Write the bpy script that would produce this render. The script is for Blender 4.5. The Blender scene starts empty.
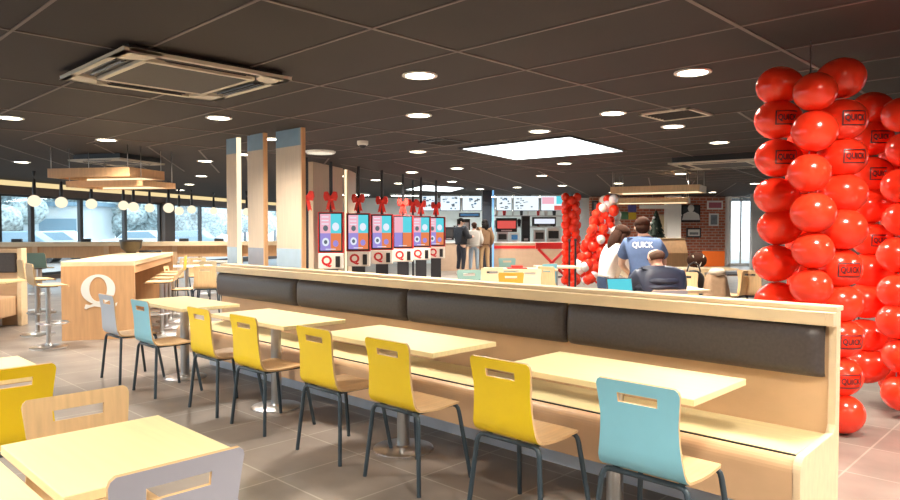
import bpy, bmesh, math, random
from mathutils import Vector, Matrix, Euler
PI = math.pi
D = bpy.data
SC = bpy.context.scene
COL = SC.collection
random.seed(7)

# ---------------------------------------------------------------- camera, world, light, exposure
YAW = math.radians(134.13)            # direction the camera looks, from +X
EYE = 1.45
PITCH = math.atan(20.5 / 690)
cam = D.cameras.new('camera')
cam.sensor_width = 36
cam.lens = 36 * 690 / 900
cam.clip_end = 300
cam_o = D.objects.new('camera', cam)
COL.objects.link(cam_o)
cam_o.location = (0, 0, EYE)
cam_o.rotation_euler = (PI / 2 - PITCH, 0, YAW - PI / 2)
SC.camera = cam_o

SC.view_settings.view_transform = 'Standard'
SC.view_settings.look = 'None'
SC.view_settings.gamma = 1
SC.view_settings.use_curve_mapping = False
SC.view_settings.exposure = 1.0
SPOT_W = 210

w = D.worlds.new('world')
SC.world = w
w.use_nodes = True
nt = w.node_tree
bg = nt.nodes['Background']
tc = nt.nodes.new('ShaderNodeTexCoord')
nz = nt.nodes.new('ShaderNodeTexNoise')
nz.inputs['Scale'].default_value = 2.5
nz.inputs['Detail'].default_value = 5
cr = nt.nodes.new('ShaderNodeValToRGB')
cr.color_ramp.elements[0].position = .35
cr.color_ramp.elements[0].color = (.62, .80, .95, 1)
cr.color_ramp.elements[1].position = .65
cr.color_ramp.elements[1].color = (1, 1, 1, 1)
nt.links.new(tc.outputs['Generated'], nz.inputs['Vector'])
nt.links.new(nz.outputs['Fac'], cr.inputs['Fac'])
nt.links.new(cr.outputs['Color'], bg.inputs['Color'])
bg.inputs['Strength'].default_value = 1.9

# ---------------------------------------------------------------- places
FW = Vector((math.cos(YAW), math.sin(YAW)))
RT = Vector((FW.y, -FW.x))
def LD(lat, dep, z=0):
    p = FW * dep + RT * lat
    return Vector((p.x, p.y, z))
def P(px, dep, z=0):                   # a spot on the floor plan seen at column px, dep metres away
    return LD((px - 450) / 690 * dep, dep, z)
def ZP(py, dep):                       # height seen at row py, dep metres away
    return EYE + (229.5 - py) * dep / 690
AF = YAW - PI / 2                      # rotation of a thing squarely facing the camera (local -y to camera)
AB = math.radians(117.2) - PI / 2      # far hall axis
AC_ = math.radians(148.7) - PI / 2     # left zone axis
CEIL = 2.8

# ---------------------------------------------------------------- materials
MATS = {}
def pr(name, col, rough=.5, metal=0, coat=0, emit=None, es=0, noise=0, nscale=8, stretch=None, trans=0, spec=.5, col2=None, bump=0):
    m = D.materials.new(name)
    m.use_nodes = True
    t = m.node_tree
    b = t.nodes['Principled BSDF']
    b.inputs['Base Color'].default_value = (*col, 1)
    b.inputs['Roughness'].default_value = rough
    b.inputs['Metallic'].default_value = metal
    b.inputs['Coat Weight'].default_value = coat
    b.inputs['Specular IOR Level'].default_value = spec
    b.inputs['Transmission Weight'].default_value = trans
    if emit:
        b.inputs['Emission Color'].default_value = (*emit, 1)
        b.inputs['Emission Strength'].default_value = es
    if noise or col2:
        c = t.nodes.new('ShaderNodeTexCoord')
        mp = t.nodes.new('ShaderNodeMapping')
        if stretch: mp.inputs['Scale'].default_value = stretch
        n = t.nodes.new('ShaderNodeTexNoise')
        n.inputs['Scale'].default_value = nscale
        n.inputs['Detail'].default_value = 6
        r = t.nodes.new('ShaderNodeValToRGB')
        a = col2 if col2 else tuple(x * (1 - noise) for x in col)
        r.color_ramp.elements[0].color = (*a, 1)
        r.color_ramp.elements[0].position = .3
        r.color_ramp.elements[1].color = (*col, 1)
        r.color_ramp.elements[1].position = .7
        t.links.new(c.outputs['Object'], mp.inputs['Vector'])
        t.links.new(mp.outputs['Vector'], n.inputs['Vector'])
        t.links.new(n.outputs['Fac'], r.inputs['Fac'])
        t.links.new(r.outputs['Color'], b.inputs['Base Color'])
        if bump:
            bp = t.nodes.new('ShaderNodeBump')
            bp.inputs['Strength'].default_value = bump
            bp.inputs['Distance'].default_value = .01
            t.links.new(n.outputs['Fac'], bp.inputs['Height'])
            t.links.new(bp.outputs['Normal'], b.inputs['Normal'])
    MATS[name] = m
    return m
def em(name, col, s):
    m = D.materials.new(name)
    m.use_nodes = True
    t = m.node_tree
    t.nodes.remove(t.nodes['Principled BSDF'])
    e = t.nodes.new('ShaderNodeEmission')
    e.inputs['Color'].default_value = (*col, 1)
    e.inputs['Strength'].default_value = s
    t.links.new(e.outputs[0], t.nodes['Material Output'].inputs['Surface'])
    MATS[name] = m
    return m

tabletop = pr('tabletop_laminate', (.93, .79, .43), .35, noise=.10, nscale=5, stretch=(.6, 9, 3))
oak = pr('oak_laminate', (.72, .47, .27), .42, noise=.16, nscale=4, stretch=(.7, 8, 1.2))
oak_v = pr('oak_laminate_upright', (.68, .39, .19), .45, noise=.15, nscale=4, stretch=(6, 6, .6))
oak_pale = pr('pale_oak', (.87, .67, .43), .4, noise=.12, nscale=4, stretch=(1, 8, 3))
fin_oak = pr('fin_oak', (.66, .52, .38), .5, noise=.12, nscale=5, stretch=(7, 7, .4))
ply = pr('plywood', (.82, .56, .30), .4, noise=.18, nscale=5, stretch=(9, 1, 1))
ply_edge = pr('plywood_edge', (.62, .40, .20), .5)
yellow = pr('yellow_laminate', (.97, .68, .012), .33, noise=.04)
blue = pr('blue_laminate', (.26, .61, .74), .33, noise=.04)
greyl = pr('grey_laminate', (.40, .40, .47), .38, noise=.04)
palegrey = pr('pale_grey_laminate', (.55, .60, .68), .38, noise=.04)
green = pr('sage_laminate', (.20, .34, .31), .4, noise=.04)
cream = pr('cream_laminate', (.80, .68, .45), .4, noise=.04)
mustard = pr('mustard_laminate', (.66, .33, .04), .35, noise=.04)
slate = pr('slate_powder_coat', (.035, .055, .072), .38, noise=.1)
steel = pr('brushed_steel', (.55, .55, .55), .28, metal=1, noise=.12, nscale=12, stretch=(1, 1, .1))
chrome = pr('chrome', (.75, .75, .76), .28, metal=1, noise=.03)
leather = pr('black_leatherette', (.078, .062, .059), .42, noise=.25, nscale=60, bump=.15)
plinth = pr('blue_grey_plinth', (.78, .84, .94), .4, noise=.1)
black = pr('black_plastic', (.012, .012, .014), .4, noise=.1)
dark = pr('dark_metal', (.03, .03, .035), .4, noise=.1)
white = pr('white_plastic', (.85, .84, .80), .4, noise=.03)
offwhite = pr('cream_plastic', (.62, .56, .46), .45, noise=.05)
grille = pr('grey_grille', (.040, .034, .031), .6, noise=.2, nscale=40)
red = pr('red_laminate', (.65, .02, .02), .35, noise=.05)
redband = pr('red_satin', (.88, .045, .03), .5, noise=.15, nscale=12)
bandblue = pr('blue_grey_band', (.22, .33, .43), .3, noise=.1)
bandlow = pr('pale_blue_band', (.38, .50, .60), .25, noise=.1)
bandgrey = pr('grey_band', (.27, .28, .32), .25, noise=.1)
kitchen = pr('kitchen_panel', (.72, .78, .76), .4, noise=.06)
skin1 = pr('skin_light', (.62, .38, .27), .5, noise=.06)
skin2 = pr('skin_dark', (.22, .11, .07), .5, noise=.06)
hair_b = pr('brown_hair', (.045, .018, .010), .85, spec=.15, noise=.3, nscale=40)
hair_k = pr('black_hair', (.012, .009, .008), .85, spec=.15, noise=.3, nscale=40)
hair_g = pr('thin_grey_hair', (.13, .075, .05), .85, spec=.2, noise=.3, nscale=40)
polo = pr('blue_polo_cloth', (.085, .14, .28), .8, noise=.12, nscale=30)
puffer = pr('navy_puffer_cloth', (.022, .030, .062), .5, noise=.15, nscale=25)
knit = pr('cream_knit', (.74, .70, .66), .85, noise=.10, nscale=40, bump=.2)
denim = pr('denim', (.045, .085, .18), .8, noise=.15, nscale=40)
denim_l = pr('light_denim', (.30, .38, .46), .8, noise=.15, nscale=40)
jacket = pr('black_jacket_cloth', (.02, .022, .03), .7, noise=.15, nscale=30)
hoodie = pr('grey_hoodie_cloth', (.55, .52, .48), .85, noise=.1, nscale=30)
brownc = pr('brown_cloth', (.22, .12, .06), .8, noise=.12, nscale=30)
khaki = pr('khaki_cloth', (.42, .27, .14), .8, noise=.12, nscale=30)
trous = pr('dark_trousers', (.02, .022, .035), .8, noise=.12, nscale=30)
fir = pr('fir_green', (.018, .035, .022), .8, noise=.3, nscale=20)
outside_leaf = pr('overexposed_foliage', (.70, .84, .86), .8, noise=.80, nscale=5)  # outdoor glare put into the leaf colour as pale blue
asphalt = pr('pale_asphalt', (.74, .80, .82), .8, noise=.15, nscale=.6)  # ground colour lightened too, for the same overexposed daylight
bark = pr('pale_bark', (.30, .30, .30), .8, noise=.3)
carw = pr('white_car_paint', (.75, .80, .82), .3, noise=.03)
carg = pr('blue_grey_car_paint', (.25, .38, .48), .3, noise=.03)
rubber = pr('tyre_rubber', (.05, .05, .05), .7, noise=.1)
globe = em('lamp_globe_glow', (1, .84, .60), .62)
down_e = em('downlight_glow', (1, .90, .70), 9)
down_dim = em('ring_light_glow', (1, .90, .70), .5)
led = em('led_strip_glow', (1, .80, .50), .8)
cove = em('cove_light_glow', (1, .78, .40), .48)
sky_e = em('skylight_glow', (.88, .97, 1), 3.0)
scr_w = em('menu_screen_white', (.82, .93, 1), 0.58)
scr_pink = em('screen_pink', (.95, .50, .60), 0.49)
scr_teal = em('screen_teal', (.13, .70, .80), 0.49)
scr_pur = em('screen_purple', (.38, .30, .72), 0.49)
scr_org = em('screen_orange', (.85, .25, .10), 0.49)
scr_lt = em('screen_pale', (.80, .85, .95), 0.52)
scr_red = em('screen_red', (.80, .12, .10), 0.46)
scr_ink = em('screen_ink', (.28, .33, .38), 0.26)
scr_dk = em('screen_navy', (.10, .25, .45), 0.35)
balloon_red = pr('red_latex', (.95, .045, .014), .19, coat=.15, noise=.06, nscale=5)
balloon_white = pr('white_latex', (.86, .80, .76), .18, coat=.5, noise=.04)
ink = pr('black_print', (.05, .004, .01), .4, noise=.1)
# a little light passes through the latex
for bm_ in (balloon_red, balloon_white):
    b = bm_.node_tree.nodes['Principled BSDF']
    b.inputs['Subsurface Weight'].default_value = .4
    b.inputs['Subsurface Radius'].default_value = (.2, .06, .04)
    b.inputs['Subsurface Scale'].default_value = .3

def brick_mat(name, c1, c2, mort, bw, rh, ms, rough, offset, vec_scale=None, rot=0, loc=(0, 0, 0), coord='Object', noise=.25, nsc=3, plane='xy'):
    m = D.materials.new(name)
    m.use_nodes = True
    t = m.node_tree
    b = t.nodes['Principled BSDF']
    b.inputs['Roughness'].default_value = rough
    c = t.nodes.new('ShaderNodeTexCoord')
    mp = t.nodes.new('ShaderNodeMapping')
    mp.inputs['Rotation'].default_value = (PI / 2 if plane == 'xz' else 0, 0, rot)
    mp.inputs['Location'].default_value = loc
    k = t.nodes.new('ShaderNodeTexBrick')
    k.offset = offset
    k.inputs['Scale'].default_value = 1
    k.inputs['Brick Width'].default_value = bw
    k.inputs['Row Height'].default_value = rh
    k.inputs['Mortar Size'].default_value = ms
    k.inputs['Mortar Smooth'].default_value = .1
    k.inputs['Color1'].default_value = (*c1, 1)
    k.inputs['Color2'].default_value = (*c2, 1)
    k.inputs['Mortar'].default_value = (*mort, 1)
    n = t.nodes.new('ShaderNodeTexNoise')
    n.inputs['Scale'].default_value = nsc
    n.inputs['Detail'].default_value = 7
    r = t.nodes.new('ShaderNodeMapRange')
    r.inputs['From Min'].default_value = .3
    r.inputs['From Max'].default_value = .7
    r.inputs['To Min'].default_value = 1 - noise
    r.inputs['To Max'].default_value = 1
    mx = t.nodes.new('ShaderNodeVectorMath')
    mx.operation = 'SCALE'
    t.links.new(c.outputs[coord], mp.inputs['Vector'])
    t.links.new(mp.outputs['Vector'], k.inputs['Vector'])
    t.links.new(c.outputs[coord], n.inputs['Vector'])
    t.links.new(n.outputs['Fac'], r.inputs['Value'])
    t.links.new(k.outputs['Color'], mx.inputs[0])
    t.links.new(r.outputs[0], mx.inputs['Scale'])
    t.links.new(mx.outputs[0], b.inputs['Base Color'])
    MATS[name] = m
    return m
floor_m = brick_mat('floor_tiles', (.30, .25, .215), (.265, .22, .19), (.45, .40, .34), .585, .61, .006, .38, 0, loc=(2.91 + .585 * 40, -2.15 + .61 * 40, 0), noise=.38, nsc=2.2)
brick = brick_mat('red_brick', (.62, .19, .10), (.48, .13, .07), (.62, .44, .36), .26, .115, .016, .8, .5, plane='xz')
ceil_m = pr('dark_ceiling_tile', (.024, .0165, .0155), .75, noise=.25, nscale=1.2)
grid_m = pr('ceiling_grid', (.13, .095, .085), .5, noise=.08)

glass = D.materials.new('window_glass')
glass.use_nodes = True
_t = glass.node_tree
_t.nodes.remove(_t.nodes['Principled BSDF'])
_a = _t.nodes.new('ShaderNodeBsdfTransparent'); _a.inputs[0].default_value = (.92, .98, 1, 1)
_b = _t.nodes.new('ShaderNodeBsdfGlossy'); _b.inputs['Roughness'].default_value = .02
_f = _t.nodes.new('ShaderNodeValue'); _f.outputs[0].default_value = .06
_x = _t.nodes.new('ShaderNodeMixShader')
_t.links.new(_f.outputs[0], _x.inputs[0]); _t.links.new(_a.outputs[0], _x.inputs[1]); _t.links.new(_b.outputs[0], _x.inputs[2])
_t.links.new(_x.outputs[0], _t.nodes['Material Output'].inputs['Surface'])

# ---------------------------------------------------------------- mesh helpers
class MB:
    def __init__(s):
        s.v = []; s.f = []; s.m = []; s.sm = []
    def add(s, vs, fs, mi=0, smooth=False):
        o = len(s.v)
        s.v += [tuple(v) for v in vs]
        for f in fs:
            s.f.append(tuple(i + o for i in f)); s.m.append(mi); s.sm.append(smooth)
        return s
    def box(s, c, d, mi=0, rot=None):
        x, y, z = d[0] / 2, d[1] / 2, d[2] / 2
        vs = [Vector((sx * x, sy * y, sz * z)) for sz in (-1, 1) for sy in (-1, 1) for sx in (-1, 1)]
        if rot:
            R = Euler(rot).to_matrix(); vs = [R @ v for v in vs]
        vs = [v + Vector(c) for v in vs]
        return s.add(vs, [(0, 2, 3, 1), (4, 5, 7, 6), (0, 1, 5, 4), (2, 6, 7, 3), (0, 4, 6, 2), (1, 3, 7, 5)], mi)
    def bb(s, a, b, mi=0):
        return s.box([(a[i] + b[i]) / 2 for i in range(3)], [abs(b[i] - a[i]) for i in range(3)], mi)
    def tube(s, pts, r, n=10, mi=0, cap=True):
        pts = [Vector(p) for p in pts]
        rs = r if isinstance(r, (list, tuple)) else [r] * len(pts)
        rings = []; up = None
        for i, p in enumerate(pts):
            t = (pts[min(i + 1, len(pts) - 1)] - pts[max(i - 1, 0)]).normalized()
            if up is None:
                up = Vector((0, 0, 1)) if abs(t.z) < .9 else Vector((1, 0, 0))
            a = t.cross(up).normalized(); b = a.cross(t).normalized(); up = b
            rings.append([p + (a * math.cos(2 * PI * k / n) + b * math.sin(2 * PI * k / n)) * rs[i] for k in range(n)])
        vs = [v for q in rings for v in q]; fs = []
        for i in range(len(pts) - 1):
            for k in range(n):
                k2 = (k + 1) % n
                fs.append((i * n + k, (i + 1) * n + k, (i + 1) * n + k2, i * n + k2))
        s.add(vs, fs, mi, True)
        if cap:
            s.add(rings[0], [tuple(range(n))], mi); s.add(rings[-1], [tuple(reversed(range(n)))], mi)
        return s
    def lathe(s, prof, c=(0, 0, 0), n=24, mi=0, smooth=True, cap=True):
        vs = []; fs = []
        for r, z in prof:
            for k in range(n):
                vs.append((c[0] + r * math.cos(2 * PI * k / n), c[1] + r * math.sin(2 * PI * k / n), c[2] + z))
        for i in range(len(prof) - 1):
            for k in range(n):
                k2 = (k + 1) % n
                fs.append((i * n + k, i * n + k2, (i + 1) * n + k2, (i + 1) * n + k))
        s.add(vs, fs, mi, smooth)
        if cap and prof[0][0] > 1e-4: s.add(vs[:n], [tuple(reversed(range(n)))], mi)
        if cap and prof[-1][0] > 1e-4: s.add(vs[-n:], [tuple(range(n))], mi)
        return s
    def cyl(s, c, r, h, n=20, mi=0):
        return s.lathe([(r, -h / 2), (r, h / 2)], c, n, mi)
    def ell(s, c, r, n=16, m=10, mi=0, zmin=-1, rot=None, tip=0):
        vs = []; fs = []
        R = Euler(rot).to_matrix() if rot else None
        for i in range(m + 1):
            a = -PI / 2 + PI * i / m
            zz = max(math.sin(a), zmin); rr = math.cos(a) if math.sin(a) >= zmin else math.sqrt(max(0, 1 - zmin * zmin)) * .9 * i / m
            rr *= 1 + tip * zz
            for k in range(n):
                v = Vector((r[0] * rr * math.cos(2 * PI * k / n), r[1] * rr * math.sin(2 * PI * k / n), r[2] * zz))
                if R: v = R @ v
                vs.append(v + Vector(c))
        for i in range(m):
            for k in range(n):
                k2 = (k + 1) % n
                fs.append((i * n + k, i * n + k2, (i + 1) * n + k2, (i + 1) * n + k))
        return s.add(vs, fs, mi, True)
    def prism(s, poly, a, b, axis='z', mi=0, smooth=False):   # poly in the plane across axis, swept from a to b
        n = len(poly)
        def mk(p, t):
            return {'z': (p[0], p[1], t), 'y': (p[0], t, p[1]), 'x': (t, p[0], p[1])}[axis]
        vs = [mk(p, a) for p in poly] + [mk(p, b) for p in poly]
        fs = [tuple(reversed(range(n))), tuple(range(n, 2 * n))]
        s.add(vs, fs, mi)
        s.add(vs, [(i, (i + 1) % n, n + (i + 1) % n, n + i) for i in range(n)], mi, smooth)
        return s
    def build(s, name, mats, parent=None, bevel=0, seg=2):
        me = D.meshes.new(name)
        me.from_pydata([tuple(v) for v in s.v], [], s.f)
        if not isinstance(mats, (list, tuple)): mats = [mats]
        for m in mats: me.materials.append(m)
        me.polygons.foreach_set('material_index', s.m)
        me.polygons.foreach_set('use_smooth', s.sm)
        b = bmesh.new(); b.from_mesh(me)
        bmesh.ops.remove_doubles(b, verts=b.verts, dist=1e-5)
        bmesh.ops.recalc_face_normals(b, faces=b.faces)
        for e in b.edges:
            if len(e.link_faces) == 2 and e.calc_face_angle(0) > .75: e.smooth = False
        b.to_mesh(me); b.free(); me.update()
        o = D.objects.new(name, me); COL.objects.link(o)
        if parent: o.parent = parent
        if bevel:
            md = o.modifiers.new('bevel', 'BEVEL'); md.width = bevel; md.segments = seg; md.limit_method = 'ANGLE'; md.angle_limit = .7
        return o
def tag(o, label, cat, group=None, kind=None):
    o['label'] = label; o['category'] = cat
    if group: o['group'] = group
    if kind: o['kind'] = kind
    return o
def thing(name, label, cat, loc=(0, 0, 0), rz=0, group=None):
    o = D.objects.new(name, None); COL.objects.link(o)
    o.empty_display_size = .1
    o.location = loc; o.rotation_euler = (0, 0, rz)
    return tag(o, label, cat, group)
def place(o, loc, rz=0):
    o.location = loc; o.rotation_euler = (0, 0, rz); return o
def struct(name, mb, m, bevel=0):
    o = mb.build(name, m, None, bevel); o['kind'] = 'structure'; return o
def dup(root, loc=None, rz=None, label=None, group=None):
    r = root.copy(); COL.objects.link(r)
    if loc is not None: r.location = loc
    if rz is not None: r.rotation_euler = (0, 0, rz)
    if label: r['label'] = label
    if group: r['group'] = group
    for ch in list(root.children):
        c = ch.copy(); COL.objects.link(c); c.parent = r
        for g in list(ch.children):
            d = g.copy(); COL.objects.link(d); d.parent = c
    return r
_tx = {}
def text_geo(txt, bold=0.0, res=3):     # letter outlines as filled faces around the origin, height 1
    k = (txt, bold)
    if k in _tx: return _tx[k]
    c = D.curves.new('lettering', 'FONT'); c.body = txt; c.align_x = 'CENTER'; c.align_y = 'CENTER'; c.offset = bold; c.resolution_u = res
    o = D.objects.new('lettering', c); COL.objects.link(o)
    bpy.context.view_layer.update()
    me = D.meshes.new_from_object(o.evaluated_get(bpy.context.evaluated_depsgraph_get()))
    vs = [tuple(v.co) for v in me.vertices]; fs = [tuple(p.vertices) for p in me.polygons]
    D.objects.remove(o); D.meshes.remove(me)
    _tx[k] = (vs, fs); return vs, fs

# ---------------------------------------------------------------- the setting
fl = MB().bb((-46, -6, -.05), (12, 46, 0))
floor = struct('floor', fl, floor_m)

def clip_seg(p, d, poly):               # part of the line p + t*d inside a convex polygon
    t0, t1 = -1e9, 1e9
    n = len(poly)
    for i in range(n):
        a = Vector(poly[i]); b = Vector(poly[(i + 1) % n]); e = b - a
        nn = Vector((-e.y, e.x)); den = nn.dot(d); num = nn.dot(p - a)
        if abs(den) < 1e-9:
            if num < 0: return None
            continue
        t = -num / den
        if den > 0: t0 = max(t0, t)
        else: t1 = min(t1, t)
    return (t0, t1) if t1 - t0 > .05 else None
BX0, BX1 = (-11.95, 1.5), (-9.4, 14.8)   # the crease where the ceiling grid turns
LN = LD(-11.2, 16.2); 
# ceiling slab, edge following the window wall
W0 = LD(-13.6, 11.7); W1 = LD(-12.1, 18.6); W2 = LD(-7.9, 38.5)
cp = [(3, -5), (9, 0), (9, 46), (W2.x, W2.y), (W0.x, W0.y), (-14, -5)]
cm = MB(); cm.prism([(p[0], p[1]) for p in cp], CEIL, CEIL + .12)
ceiling = struct('ceiling', cm, ceil_m)
zones = [
    ([(3, -5), (6, 7.99), (-10.7, 7.99), (-13, -2.5), (-13, -5)], [((-3.624, 0), (0, 1), 1.783, (1, 0)), ((0, 2.985), (1, 0), .834, (0, 1))]),
    ([(6, 7.99), (9, 30), (-5.9, 30), (-10.7, 7.99)], [((-4.94, 7.95), (math.cos(math.radians(99.5)), math.sin(math.radians(99.5))), 1.76, None), ((0, 2.985), (1, 0), .834, (0, 1))]),
    ([(-10.7, 7.99), (-5.9, 30), (-9, 44), (-18, 26), (-14.5, 11)], [((-9.96, 10.85), (math.cos(math.radians(117.2)), math.sin(math.radians(117.2))), 1.2, None)]),
    ([(-12.3, .5), (-10.7, 7.99), (-14.5, 11), (W0.x, W0.y)], [((-11.82, 3.184), (math.cos(math.radians(148.7)), math.sin(math.radians(148.7))), .75, None)]),
]
for zi, (poly, fams) in enumerate(zones):
    # make counter-clockwise
    A = sum(poly[i][0] * poly[(i + 1) % len(poly)][1] - poly[(i + 1) % len(poly)][0] * poly[i][1] for i in range(len(poly)))
    if A < 0: poly = poly[::-1]
    g = MB()
    for (o, d, sp, _) in fams:
        d = Vector(d); nrm = Vector((-d.y, d.x))
        wdt = .022 if abs(d.x) > .99 and zi < 2 else .03
        for k in range(-45, 46):
            p = Vector(o) + nrm * sp * k
            c = clip_seg(p, d, poly)
            if not c: continue
            a = p + d * c[0]; b = p + d * c[1]; m = (a + b) / 2
            g.box((m.x, m.y, CEIL - .003), ((b - a).length, wdt, .008), 0, (0, 0, math.atan2(d.y, d.x)))
    if g.v: struct('trim_%d' % (zi + 1), g, grid_m)

# window wall along the left: post line from W0 to W2
wd = (W2 - W0); WL = wd.length; wdn = wd.normalized(); WA = math.atan2(wdn.y, wdn.x)
def wall_t(px):                          # distance along the wall where column px meets it
    r = FW + RT * ((px - 450) / 690)
    a = Vector((wdn.x, wdn.y)); o = Vector((W0.x, W0.y))
    den = r.x * (-a.y) + r.y * a.x       # solve s*r = o + t*a
    t = (r.x * o.y - r.y * o.x) / (r.y * a.x - r.x * a.y)
    return t
def wall_obj(name, mb, m):
    o = mb.build(name, m); o.location = W0; o.rotation_euler = (0, 0, WA); return o
wl = MB().bb((-.5, -.1, 2.42), (WL, .15, 2.64)).bb((-.5, 0, 2.64), (WL, .15, CEIL)).bb((-.5, -.06, 0), (WL, .15, .12))
soff = wall_obj('wall_left', wl, pr('taupe_fascia', (.16, .12, .10), .6, noise=.1)); soff['kind'] = 'structure'
cv = MB().bb((-.5, -.06, 2.655), (WL, 0, 2.79)); o = wall_obj('trim_5', cv, cove); o['kind'] = 'structure'
frames_px = [-60, 0, 33, 82, 126, 161, 171, 201, 231, 262, 296]
ts = [wall_t(p) for p in frames_px]
fr_dark = pr('dark_window_frame', (.05, .055, .06), .4, noise=.1)
wn = 0
for i in range(len(ts) - 1):
    wn += 1
    a, b = ts[i], ts[i + 1]
    q = MB()
    if frames_px[i] == 161:              # the broad brown pillar between the glazing
        q.bb((a, -.18, 0), (b, .1, 2.45)); o = wall_obj('trim_6', q, pr('brown_pillar', (.10, .07, .055), .5, noise=.1)); o['kind'] = 'structure'
        continue
    q.bb((a, .0, .12), (a + .07, .1, 2.42)).bb((b - .07, .0, .12), (b, .1, 2.42)).bb((a, .0, 2.36), (b, .1, 2.42)).bb((a, 0, .12), (b, .1, .2))
    o = wall_obj('window_%d' % wn, q, fr_dark); o['kind'] = 'structure'
    g = MB().bb((a + .06, .045, .18), (b - .06, .055, 2.38)); gg = g.build('pane', glass, o)

# the walls round the photographer's side
nw = MB(); px_ = [-14, -11, -8, -5, -2, 1, 4, 7, 9]
nw.bb((-14, -5.2, 0), (9, -5, .5)).bb((-14, -5.2, 2.3), (9, -5, CEIL))
for x in px_: nw.bb((x - .35, -5.2, .5), (x + .35, -5, 2.3))
nw.bb((-4.7, -5.2, .5), (9, -5, 2.3))
struct('wall_near', nw, pr('warm_wall', (.55, .42, .30), .6, noise=.08))
gw = MB().bb((-14, -5.11, .5), (9, -5.1, 2.3)).build('window_20', glass); gw['kind'] = 'structure'
struct('wall_side', MB().bb((9, -5.2, 0), (9.2, 24, CEIL)), pr('warm_side_wall', (.50, .40, .32), .6, noise=.08))

# back of the hall
KA = AF                                   # counter wall seen square on
def wall_box(name, px0, px1, dep, z0, z1, th, m):
    c = P((px0 + px1) / 2, dep); wdt = (px1 - px0) / 690 * dep
    o = MB().bb((-wdt / 2, 0, z0), (wdt / 2, th, z1)).build(name, m); place(o, c, AF); o['kind'] = 'structure'; return o
wall_box('wall_back', 300, 592, 29.5, 0, CEIL, .2, pr('kitchen_back_wall', (.80, .86, .85), .5, noise=.08, nscale=2))
bw = wall_box('wall_right', 590, 727, 28.5, 0, CEIL, .25, brick)
wall_box('wall_far', 835, 1000, 21, 0, CEIL, .2, pr('beige_wall', (.48, .42, .36), .6, noise=.08))
wall_box('trim_7', 727, 731, 28.3, 0, CEIL, .2, white)
wall_box('trim_8', 752, 837, 26, 0, CEIL, .2, pr('cool_grey_wall', (.50, .52, .54), .6, noise=.06))
# bright glazed entrance to the right of the brick wall
o = D.objects.new('door_1', None); COL.objects.link(o); place(o, P(741, 27.5), AF); o['kind'] = 'structure'
hw = 11.5 / 690 * 27.5
MB().bb((-hw, 0, 0), (-hw + .06, .08, 2.75)).bb((hw - .06, 0, 0), (hw, .08, 2.75)).bb((-hw, 0, 2.69), (hw, .08, 2.75)).bb((-hw, 0, 0), (hw, .08, .1)).bb((-.02, 0, .1), (.02, .08, 2.69)).build('door_frame', white, o)
MB().bb((-hw + .06, .03, .1), (hw - .06, .04, 2.69)).build('pane', glass, o)

# ---------------------------------------------------------------- banquette bench
b_root = thing('banquette_bench', 'long light oak banquette with black padded backrest, facing the row of yellow chairs', 'bench', (0, 0, 0))
X0, X1 = -7.10, -.972
MB().bb((X0, 3.70, 0), (X1 - .035, 3.755, 1.05)).build('back_panel', oak, b_root, .003)
MB().bb((X0, 3.685, 1.05), (X1, 3.80, 1.075)).build('top_cap', oak_pale, b_root, .004)
MB().bb((X0, 3.63, .985), (X1 - .035, 3.70, 1.05)).build('top_rail', oak_pale, b_root, .003)
def seat_profile(y1):
    pts = [(y1, .2), (3.185, .2), (3.185, .385)]
    for k in range(1, 7):
        a = PI / 2 * k / 6; pts.append((3.185 + .055 * (1 - math.cos(a)), .385 + .055 * math.sin(a)))
    return pts + [(y1, .44)]
MB().prism(seat_profile(3.70), X0, X1 - .03, 'x').build('seat_box', oak, b_root)
cuts = [X0, -5.55, -4.02, -2.515, X1 - .04]
MB().bb((X0 + .02, 3.268, .44), (-3.0, 3.70, .4475)).bb((-2.996, 3.268, .44), (X1 - .045, 3.70, .4475)).build('seat_pad', [tabletop], b_root, .002)
MB().bb((X0 + .02, 3.256, .438), (X1 - .04, 3.268, .4465)).build('seat_seam', black, b_root)
MB().bb((X0 + .1, 3.50, 0), (X1 - .04, 3.69, .2)).build('plinth', plinth, b_root)
for i in range(4):
    a, b = cuts[i] + .006, cuts[i + 1] - .006
    q = MB()
    nn = 14; prof = []
    for k in range(nn + 1):             # bulging cushion section in y,z
        t = k / nn; z = .725 + (.985 - .725) * t
        bul = (1 - abs(2 * t - 1) ** 4) ** .5
        prof.append((3.695 - .02 - .06 * bul, z))
    xs = [(a, 0), (a + .012, .55), (a + .035, .9), (a + .07, 1), (b - .07, 1), (b - .035, .9), (b - .012, .55), (b, 0)]
    vs = []; fs = []
    for x, s_ in xs:
        for (y, z) in prof: vs.append((x, 3.69 + (y - 3.69) * (.25 + .75 * s_), .855 + (z - .855) * (.96 + .04 * s_)))
    m_ = len(prof)
    for i2 in range(len(xs) - 1):
        for k in range(m_ - 1): fs.append((i2 * m_ + k, (i2 + 1) * m_ + k, (i2 + 1) * m_ + k + 1, i2 * m_ + k + 1))
    q.add(vs, fs, 0, True)
    q.build('back_cushion', leather, b_root)
ep = [(3.22, 0), (3.755, 0), (3.755, 1.05), (3.63, 1.05), (3.63, .985), (3.69, .98), (3.69, .50), (3.66, .465), (3.25, .452)]
for k in range(1, 6):
    a = PI / 2 * k / 6; ep.append((3.25 - .065 * math.sin(a), .387 + .065 * math.cos(a)))
ep += [(3.185, .387), (3.185, .03)]
ep = [(3.185, 0), (3.755, 0)] + ep[2:-1]
MB().prism(ep, X1 - .035, X1, 'x').build('end_panel', oak_pale, b_root, .002)

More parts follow.
